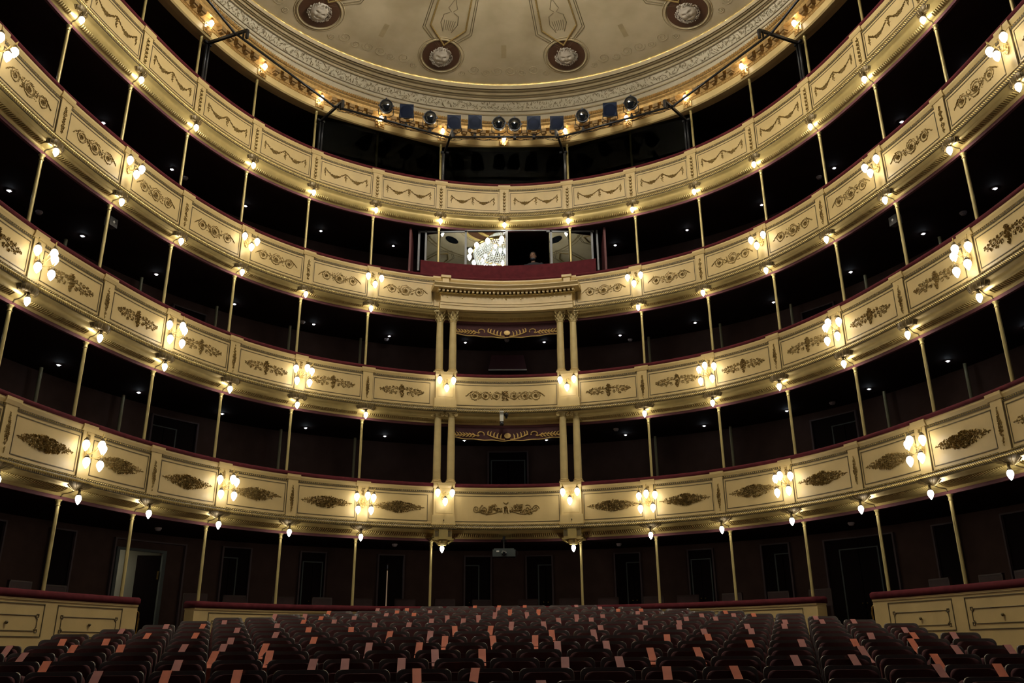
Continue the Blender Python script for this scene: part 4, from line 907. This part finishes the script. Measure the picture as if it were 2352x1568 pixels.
m.tube([(cx_, cy_, zc+1.0+H), (cx_, cy_, zc+1.65+H)], .03, 8); m.build('frame', BRASS, ch, True)
C_ = []; st = random.Random(9)
for j in range(18):
    ph = (j+.5)/18*PI/2; r_ = 1.10*math.cos(ph); z_ = -.85*math.sin(ph)+.22; n = max(6, int(2*PI*r_/.075))
    for q in range(n): a = q*2*PI/n+j*.3; C_.append((cx_+r_*math.cos(a), cy_+r_*math.sin(a), zc+z_+H))
for j in range(9):
    f = j/8; r_ = 1.08-.5*f**.6; n = 60
    for q in range(n): a = q*2*PI/n; C_.append((cx_+r_*math.cos(a), cy_+r_*math.sin(a), zc+.30+.42*f+H))
C_ = np.array(C_); k_ = len(C_); m = MB(); m.octs(C_, np.tile([0, 0, .044], (k_, 1)), np.tile([.031, 0, 0], (k_, 1)), np.tile([0, .031, 0], (k_, 1))); 
o = m.build('crystal_strings', CRYS, ch); o['kind'] = 'stuff'
for rr_, n, z_ in ((.80, 12, -.12), (.45, 7, -.40), (.35, 6, .45)):
    for q in range(n):
        a = q*2*PI/n; m = MB(); m.lathe([(p*.9, r*.9) for p, r in EGG], 7, (cx_+rr_*math.cos(a), cy_+rr_*math.sin(a), zc+z_+H)); m.build('bulb', BULBH, ch, True)
for q in range(16):
    a = q*2*PI/16+.1; m = MB(); m.lathe([(p*1.25, r*1.25) for p, r in EGG], 8, (cx_+1.27*math.cos(a), cy_+1.27*math.sin(a), zc+.10+H)); m.build('bulb', emis('outer_bulb', (1, .96, .88), 22.) if q == 0 else bpy.data.materials['outer_bulb'], ch, True)

# ------------------------------------------------------------------ lighting bars, brackets, spotlights
nodes = {}
for i in (-7, -5, -3, -1, 1, 3, 5, 7):
    p = W(i, .90, 12.0 if abs(i) < 5 else 12.14); 
    if abs(i) == 7: p = W(i, .90, 12.2)
    nodes[i] = p
NB = {(-7, -5): 'far left', (-5, -3): 'left', (-3, -1): 'inner left', (-1, 1): 'middle', (1, 3): 'inner right', (3, 5): 'right', (5, 7): 'far right'}
for (a, b), nm in NB.items():
    mid = (nodes[a]+nodes[b])/2; t = thing('lighting_bar', 'black horizontal lighting pipe in front of the ceiling cornice, %s section' % nm, 'pipe', tuple(mid), 0, 'black lighting pipes below the ceiling')
    m = MB(); e = (nodes[b]-nodes[a]); e /= np.linalg.norm(e); m.tube([nodes[a]-e*.05, nodes[b]+e*.05], .026, 8); m.build('pipe', METAL, t, True)
    if abs(a) <= 3 and abs(b) <= 3:
        c = thing('cable', 'tangle of thin black cables drooping along the %s lighting pipe' % nm, 'cable', tuple(mid)); m = MB(); st = random.Random(a*7+b)
        for r_ in range(3):
            n = 50; q = np.linspace(0.02, .98, n); P_ = nodes[a]+(nodes[b]-nodes[a])*q[:, None]; fr_ = 3+st.random()*4; P_ = P_+np.stack([0*q, .03*np.sin(q*20+r_), -.035-.05*np.abs(np.sin(q*fr_*PI+r_*1.3))], -1); m.tube(P_, .006, 4)
        m.build('cable_run', METAL, c)
for i in (-5, -3, -1, 1, 3, 5):
    nm = '%s lighting bracket %s of the middle, on the top balcony rail' % ({1: 'first', 3: 'second', 5: 'third'}[abs(i)], lab_side(i))
    t = thing('lighting_bracket', nm, 'bracket', tuple(W(i, .15, 11.2))); s_ = 1 if i > 0 else -1
    m = MB()
    zt5 = float(nodes[i][2])-H
    for da in ((.06, .13) if abs(i) > 1 else (.05,)):
        u = i-s_*(da+.02)/BAY if abs(i) > 1 else i-s_*.055/BAY
        m.tube([W(u, .10, 11.0), W(u, .10, zt5+.02)], .028 if abs(i) > 1 else .035, 8)
    m.build('uprights', METAL if abs(i) > 1 else STEEL, t, True)
    m = MB(); t0, n0 = frame(i); R = np.stack([t0, n0, [0, 0, 1.]], 1); pa = W(i-s_*.08/BAY, .02, zt5+.04); 
    L = 1.15; m.box(pa+n0*L/2, (.05, L, .06), R); m.box(pa+n0*L+[0, 0, -.10], (.05, .05, .22), R); m.box(pa+n0*(L-.10)+[0, 0, -.10], (.03, .03, .18), R); m.box(pa+n0*.10, (.20, .06, .05), R)
    m.build('arm', METAL, t)
SPOTS = [('r', -2.862, 17.425, 12.418), ('s', -2.393, 17.674, 12.43), ('r', -1.841, 17.966, 12.46), ('s', -1.252, 18.12, 12.42), ('s', -.727, 18.12, 12.42), ('r', -.127, 18.12, 12.40), ('r', .266, 18.12, 12.37), ('s', .747, 18.12, 12.39), ('s', 1.327, 18.12, 12.39), ('r', 1.96, 17.931, 12.49), ('s', 2.601, 17.594, 12.41), ('r', 3.082, 17.341, 12.44)]
def spot(kind, lab, loc, rz):
    t = thing('stage_spotlight', lab, 'stage light', loc, rz, 'stage spotlights on the lighting pipes')
    til = math.radians(22); R = np.array([[1, 0, 0], [0, math.cos(til), -math.sin(til)], [0, math.sin(til), math.cos(til)]])
    def rot(m, i0=0):
        for j in range(i0, len(m.v)): m.v[j] = m.v[j] @ R.T
    m = MB(); m.lathe([(.155, 0), (.16, .02), (.16, .16), (.13, .28), (.08, .34), (0, .35)], 20); m.v[0] = m.v[0][:, [0, 2, 1]]; rot(m); m.build('body', METAL, t, True, False)
    m = MB(); m.lathe([(0, -.05), (.06, -.045), (.11, -.028), (.145, 0)], 20); m.v[0] = m.v[0][:, [0, 2, 1]]; rot(m); m.build('lens', LENS, t, True, False)
    m = MB()
    if kind == 'r':
        m.lathe([(.145, -.01), (.165, -.012), (.168, .0), (.165, .03)], 20); m.v[0] = m.v[0][:, [0, 2, 1]]
        for a in (0, PI/2, PI): m.box((.17*math.cos(a), .0, .17*math.sin(a)), (.04, .03, .04))
        rot(m); m.build('rim', METAL, t, False, False)
    else:
        m.box((0, -.06, 0), (.33, .006, .33)); rot(m); m.build('gel_plate', GEL, t, False, False)
        m = MB(); [m.box(c, s_) for c, s_ in (((0, -.05, .165), (.34, .02, .012)), ((0, -.05, -.165), (.34, .02, .012)), ((.165, -.05, 0), (.012, .02, .34)), ((-.165, -.05, 0), (.012, .02, .34)))]; rot(m); m.build('gel_frame', METAL, t, False, False)
    m = MB(); m.tube([(-.175, .10, 0), (-.18, .08, -.20), (-.10, .06, -.27), (0, .06, -.28), (.10, .06, -.27), (.18, .08, -.20), (.175, .10, 0)], .010, 5); m.build('yoke', METAL, t, False, False)
    m = MB(); m.tube([(0, .05, -.27), (0, .01, -.40)], .018, 6); m.box((0, .0, -.40), (.07, .07, .07)); m.build('clamp', METAL, t, False, False)
rr = [0, .15, 0, .05, 0, 0, 0, 0, .0, 0, 0, 0]
for j, (kd, x, y, z) in enumerate(SPOTS):
    rz = math.atan2(-x*.5, 11)*-1*.6+(.0) 
    spot(kd, '%s stage spotlight hanging in front of the ceiling cornice, %s from the left' % ('round black-lensed' if kd == 'r' else 'square blue-gelled', ORD[j+1]), (x, y, z+H), -math.atan2(x, y)*.8)
# dark glazing across the middle of the top balcony
for a, b, nm in ((-3, -1, 'left'), (-1, 1, 'middle'), (1, 3, 'right')):
    A, B = W(a, -.12, 0), W(b, -.12, 0); m = MB(); slab(m, A, B, 11.0, 12.34, .008)
    o = m.build('glass_panel', DIMG); tag(o, 'dark glass sheet closing the top balcony opening, %s one of three' % nm, 'glass', 'glass sheets of the top balcony')

# ------------------------------------------------------------------ the person in the booth
t = thing('person', 'person in a dark shirt, mask at the chin, sitting at the open booth window', 'person', (.73, 19.50, 8.39+H))
def body():
    import bmesh
    bm = bmesh.new()
    def ell(c, r, R=None, seg=16):
        mtx = Matrix.Translation(c) @ (R or Matrix()) @ Matrix.Diagonal((*r, 1)); bmesh.ops.create_uvsphere(bm, u_segments=seg, v_segments=10, radius=1, matrix=mtx)
    def cap(a, b, r0, r1):
        a, b = Vector(a), Vector(b)
        for q in np.linspace(0, 1, 9): p = a.lerp(b, q); r = r0+(r1-r0)*q; ell(p, (r, r, r), seg=10)
    ell((0, 0, .15), (.17, .13, .22)); ell((0, .0, .48), (.175, .115, .24)); ell((0, 0, .69), (.20, .10, .10)); cap((0, 0, .70), (0, -.02, .84), .058, .052)
    for s_ in (-1, 1):
        cap((s_*.20, 0, .70), (s_*.24, -.08, .42), .055, .042); cap((s_*.24, -.08, .42), (s_*.12, -.17, .40), .042, .030)
        ell((s_*.085, -.20, .40), (.04, .040, .018)); 
        for f in range(4): cap((s_*.085+(-.03+.02*f), -.215, .398), (s_*.085+(-.034+.021*f), -.262+.008*abs(f-1.5), .375), .009, .007)
        cap((s_*.05, -.19, .40), (s_*.02, -.22, .385), .010, .008)
        cap((s_*.09, 0, .08), (s_*.11, -.16, .04), .085, .07); cap((s_*.11, -.16, .04), (s_*.11, -.12, -.38), .058, .04)
    ell((.0, -.035, .96), (.076, .095, .115)); ell((0, -.055, .885), (.055, .065, .05)); ell((0, -.128, .935), (.014, .022, .028))
    for s_ in (-1, 1): ell((s_*.078, -.02, .95), (.010, .020, .030)); ell((s_*.032, -.113, .965), (.018, .014, .010))
    ell((0, -.118, .895), (.028, .014, .009))
    me = bpy.data.meshes.new('body'); bm.to_mesh(me); bm.free(); o = bpy.data.objects.new('body', me); COL.objects.link(o); o.parent = t; me.materials.append(SKIN)
    md = o.modifiers.new('r', 'REMESH'); md.mode = 'VOXEL'; md.voxel_size = .0095; md.use_smooth_shade = True; sm = o.modifiers.new('s', 'SMOOTH'); sm.iterations = 3
    bm = bmesh.new()
    ell((0, 0, .15), (.185, .145, .24)); ell((0, .0, .48), (.19, .13, .255)); ell((0, 0, .70), (.225, .115, .105))
    for s_ in (-1, 1): cap((s_*.205, 0, .71), (s_*.245, -.07, .47), .070, .058)
    me = bpy.data.meshes.new('shirt'); bm.to_mesh(me); bm.free(); o = bpy.data.objects.new('shirt', me); COL.objects.link(o); o.parent = t; me.materials.append(SHIRT)
    md = o.modifiers.new('r', 'REMESH'); md.mode = 'VOXEL'; md.voxel_size = .012; md.use_smooth_shade = True
    bm = bmesh.new(); ell((0, -.015, 1.005), (.084, .098, .090)); ell((0, .02, .975), (.083, .085, .09))
    bmesh.ops.delete(bm, geom=[v for v in bm.verts if v.co.y < -.085 and v.co.z < 1.03], context='VERTS')
    me = bpy.data.meshes.new('hair'); bm.to_mesh(me); bm.free(); o = bpy.data.objects.new('hair', me); COL.objects.link(o); o.parent = t; me.materials.append(HAIR)
    bm = bmesh.new(); ell((0, -.062, .868), (.064, .072, .042)); me = bpy.data.meshes.new('face_mask'); bm.to_mesh(me); bm.free(); o = bpy.data.objects.new('face_mask', me); COL.objects.link(o); o.parent = t; me.materials.append(MASKC)
    m = MB()
    for s_ in (-1, 1): m.octs([[s_*.030, -.128, .965]], [[.013, 0, 0]], [[0, 0, .006]], [[0, -.004, 0]]); m.octs([[s_*.031, -.127, .988]], [[.020, 0, .002*s_]], [[0, 0, .004]], [[0, -.005, 0]])
    m.build('eyes_and_brows', HAIR, t, False, False)
body(); t.rotation_euler = (0, 0, -.25)
tc = thing('operator_chair', 'dark office stool under the person in the control booth', 'chair', (.73, 19.54, ZT[2]+.29+H))
m = MB(); m.lathe([(0, .44), (.21, .44), (.22, .455), (.20, .47), (0, .475)], 16); m.build('seat', METAL, tc, True, False)
m = MB(); m.tube([(0, 0, .44), (0, 0, .08)], .025, 8); [m.tube([(0, 0, .08), (.25*math.cos(a), .25*math.sin(a), .02)], .018, 6) for a in np.arange(5)*2*PI/5]; m.build('pedestal', METAL, tc, True, False)

# ------------------------------------------------------------------ chairs standing in the ground-level boxes
pc = None; st = random.Random(21)
for bay in range(-8, 8):
    for j, a in enumerate((-.42, .42)):
        u = bay+.5+a/BAY+(st.random()-.5)*.06; d = -.55-st.random()*.35 if j else -.50-st.random()*.25
        if bay == -5 or bay == 4: continue
        if abs(bay+.5) > 7: continue
        loc = tuple(W(u, d, GF)); rz = rzof(u)+(st.random()-.5)*.4; n_ = (-bay if bay < 0 else bay+1)
        lab = 'dark %s chair in the %s ground-level box %s of the middle' % ('left-hand' if j == 0 else 'right-hand', ORD[n_], 'left' if bay < 0 else 'right')
        if pc is None:
            pc = thing('box_chair', lab, 'chair', loc, rz, 'chairs in the ground-level boxes')
            m = MB(); m.box((0, 0, .45), (.44, .42, .07)); m.build('seat', VELVD, pc, False, False)
            m = MB(); m.box((0, .20, .87), (.42, .05, .30)); m.build('backrest', mat('chair_maroon', (.035, .013, .012), .6, 0, .2, 9.), pc, False, False)
            m = MB(); m.box((0, .20, 1.03), (.45, .06, .025)); m.box((-.22, .20, .74), (.025, .05, .58)); m.box((.22, .20, .74), (.025, .05, .58)); m.build('back_frame', mat('chair_wood', (.035, .016, .012), .4), pc, False, False)
            for sx in (-1, 1):
                for sy in (-1, 1): m = MB(); m.box((sx*.20, sy*.19, .21), (.035, .035, .42)); m.build('leg', bpy.data.materials['chair_wood'], pc, False, False)
            reg(pc)
        else: dup(pc, loc, rz, lab, 'chairs in the ground-level boxes')

# ------------------------------------------------------------------ stalls seating
PITCHX = .526
def proj(p):
    v = Vector(p)-camo.location; x = v.dot(ri); y = v.dot(ui); d = v.dot(fw); return (1176+FPX*x/d, 784-FPX*y/d)
def zrow(y): return -.157+.0955*(y-7.8)+H
seats = []
for r in range(-1, 14):
    y = 7.8+.80*r if r < 13 else 18.15
    off = 0. if r % 2 else PITCHX/2
    yy = y-12.15; lim = 6.03 if yy < 0 else math.sqrt(max(.1, 5.86**2-yy**2))
    if r == 13: lim = 2.2
    if r == 12: lim = 2.9
    row = []
    for c in range(-14, 15):
        x = c*PITCHX+off+.05
        if abs(x)+.24 > lim+.03: continue
        px = proj((x, y, zrow(y)))
        if px[0] < -190 or px[0] > 2542: continue
        row.append((x, y, px))
    seats.append((r, row))
def cap_mesh(): pass
def seat_proto():
    t = thing('theatre_seat', 'x', 'seat')
    def plate(w0, zb, zt, R, dep, y0, bow, n=9, lean=0.):
        # rounded-top plate, bowed in plan so that the sides come forward (-y)
        zs = np.concatenate([np.linspace(zb, zt-R, 3), zt-R+R*np.sin(np.linspace(.25, 1, 5)*PI/2)]); G = []
        for s_ in (0, 1):
            rowsG = []
            for z in zs:
                hw = w0/2 if z <= zt-R else w0/2-R+R*math.sqrt(max(0, 1-((z-(zt-R))/R)**2))
                a = np.linspace(-hw, hw, n); rowsG.append(np.stack([a, y0-bow*(a/(w0/2))**2*1.0+lean*(z-zb)+(dep if s_ else 0)+0*a, z-(.012*(1-(a/(w0/2))**2)*0)+0*a], -1))
            G.append(np.array(rowsG))
        return G, zs
    def solid(w0, zb, zt, R, dep, y0, bow, m, lean=0.):
        G, zs = plate(w0, zb, zt, R, dep, y0, bow, lean=lean); mb = MB(); F_, B_ = G
        ring = np.concatenate([F_, B_[:, ::-1]], 1); mb.grid(ring, cv=True); mb.grid(np.stack([F_[-1], B_[-1]])); mb.grid(np.stack([B_[0], F_[0]])); return mb
    o = solid(.475, -.52, 0., .055, .028, .0, .055, None, .10).build('backrest_shell', PLAST, t, True, False)
    md = o.modifiers.new('b', 'BEVEL'); md.width = .008; md.segments = 2; md.limit_method = 'ANGLE'
    solid(.42, -.48, -.034, .07, .04, -.045, .045, None, .10).build('backrest_cushion', VELVD, t, True, False)
    solid(.42, -.50, -.12, .08, .09, -.22, .02, None, .12).build('folding_seat', VELVD, t, True, False)
    m = MB(); m.box((-.255, -.12, -.30), (.035, .30, .03)); m.box((-.255, -.06, -.60), (.03, .12, .56)); m.build('armrest', PLAST, t, False, False)
    reg(t); return t
sproto = seat_proto(); tapes = {}
TL = []
def addt(off, L):
    for x, y, c in L: TL.append((off[0]+x/2.904, off[1]+y/2.904, c))
addt((0, 1028), [(65,1300,'P'),(425,1290,'O'),(472,1325,'O'),(715,1280,'O'),(785,1318,'O'),(820,1218,'P'),(1112,1183,'P'),(1358,1178,'O'),(1500,1155,'P'),(1587,1200,'P'),(995,1243,'O'),(1313,1235,'O'),(1545,1263,'P'),(1808,1125,'P'),(1850,1195,'P'),(2010,1120,'P'),(2030,1167,'O'),(2062,1223,'O'),(2145,1142,'O'),(2232,1163,'P'),(2170,1102,'O'),(1847,1257,'P'),(1780,1298,'O'),(2100,1293,'O'),(175,1375,'P'),(265,1425,'O'),(665,1467,'P'),(1240,1345,'P'),(1500,1342,'P'),(1445,1393,'O'),(1805,1385,'O'),(1195,1455,'P'),(1120,1517,'O'),(1590,1505,'O'),(2305,1430,'P')])
addt((780, 1028), [(240,1075,'P'),(385,1072,'O'),(450,1090,'O'),(498,1107,'O'),(315,1110,'P'),(605,1090,'P'),(100,1138,'P'),(237,1183,'P'),(467,1180,'P'),(615,1155,'P'),(718,1130,'P'),(828,1152,'P'),(925,1127,'P'),(903,1068,'O'),(1037,1050,'O'),(1060,1068,'P'),(1038,1105,'P'),(1137,1080,'O'),(1207,1047,'O'),(1247,1102,'P'),(1328,1080,'O'),(1565,1060,'P'),(1735,1060,'P'),(1858,1078,'O'),(2008,1078,'O'),(1988,1098,'P'),(1580,1120,'P'),(1677,1145,'P'),(1753,1122,'P'),(1458,1147,'P'),(1358,1172,'P'),(1149,1175,'P'),(1737,1197,'P'),(2037,1172,'P'),(2008,1195,'P'),(2262,1168,'P'),(2310,1143,'P'),(78,1215,'O'),(340,1243,'O'),(608,1242,'P'),(767,1207,'O'),(1010,1205,'O'),(1413,1232,'O'),(1690,1230,'P'),(705,1278,'O'),(1020,1275,'O'),(1305,1275,'O'),(1452,1313,'P'),(1775,1308,'P'),(2182,1270,'O'),(200,1323,'P'),(535,1320,'O'),(635,1370,'P'),(950,1365,'O'),(50,1425,'P'),(415,1425,'P'),(515,1485,'O'),(908,1478,'O'),(1503,1412,'P'),(1860,1408,'P'),(2068,1355,'O'),(2180,1470,'O'),(1340,1555,'P')])
addt((1552, 1028), [(20,1168,'P'),(170,1120,'P'),(262,1143,'P'),(328,1097,'O'),(384,1120,'P'),(516,1097,'O'),(472,1195,'P'),(722,1197,'P'),(725,1170,'P'),(930,1142,'P'),(970,1167,'P'),(1180,1147,'P'),(183,1228,'P'),(500,1230,'P'),(210,1268,'O'),(485,1305,'O'),(137,1355,'O'),(832,1305,'P'),(1180,1272,'O'),(1295,1232,'P'),(1520,1203,'P'),(1575,1235,'O'),(1515,1273,'O'),(1845,1205,'P'),(1240,1358,'P'),(1645,1363,'O'),(1850,1317,'P'),(2205,1320,'P'),(785,1410,'P'),(1170,1410,'P'),(383,1470,'O'),(1785,1482,'P'),(2215,1493,'O')])
for tx, ty, c in TL:
    best = None
    for ri_, (r, row) in enumerate(seats):
        for ci, (x, y, p) in enumerate(row):
            if (ri_, ci) in tapes: continue
            sp_ = FPX*PITCHX/(y*.94)
            e = ((tx-p[0])/sp_)**2*1.2+((ty-3-p[1])/7.)**2
            if abs(tx-p[0]) > sp_*.62: e += 4
            if best is None or e < best[0]: best = (e, ri_, ci, (tx-p[0])/FPX*y*.94)
    tapes[best[1], best[2]] = (c, max(-.20, min(.20, best[3])))
tm = {}
for c, M_ in (('O', ORANGE), ('P', PINK)):
    m = MB(); w_ = .038; pts = [(.012, -.02), (.012, .004), (-.005, .006), (-.055, -.035), (-.16, -.12), (-.235, -.155), (-.24, -.36)]
    m.grid(np.array([[(s_*w_, a, b) for a, b in pts] for s_ in (-1, 1)])); tm[c] = m
tproto = {c: tm[c].build('paper_strip', {'O': ORANGE, 'P': PINK}[c], None, False, False) for c in tm}
first = True; nrow = len(seats)
for ri_, (r, row) in enumerate(seats):
    for ci, (x, y, p) in enumerate(row):
        tp = tapes.get((ri_, ci)); n = len(row)
        side = ('%s seat from the left' % ORD[ci+1]) if ci < n/2 else ('%s seat from the right' % ORD[n-ci])
        lab = '%s, %s, dark folding seat %s' % (side, 'nearest row' if ri_ == 0 else 'rearmost row' if ri_ == nrow-1 else '%s row from the front' % ORD[ri_+1], {'O': 'with orange strip', 'P': 'with pink strip'}.get(tp[0] if tp else '', 'without a strip'))
        loc = (x, y, zrow(y)); rz = -math.atan2(x, 30)*.6
        if first: sproto.location = loc; sproto.rotation_euler = (0, 0, rz); sproto['label'] = lab; sproto['group'] = 'folding seats of the stalls'; s_ = sproto; first = False
        else: s_ = dup(sproto, loc, rz, lab, 'folding seats of the stalls')
        if tp:
            o = tproto[tp[0]].copy(); COL.objects.link(o); o.parent = s_; o.location = (tp[1], 0, 0); o.rotation_euler = (0, 0, (random.random()-.5)*.25); o['label'] = {'O': 'orange paper strip', 'P': 'faded pink paper strip'}[tp[0]]
for o in tproto.values(): bpy.data.objects.remove(o)
print('seats', sum(len(r[1]) for r in seats), 'tapes', len(tapes), 'objects', len(bpy.data.objects))
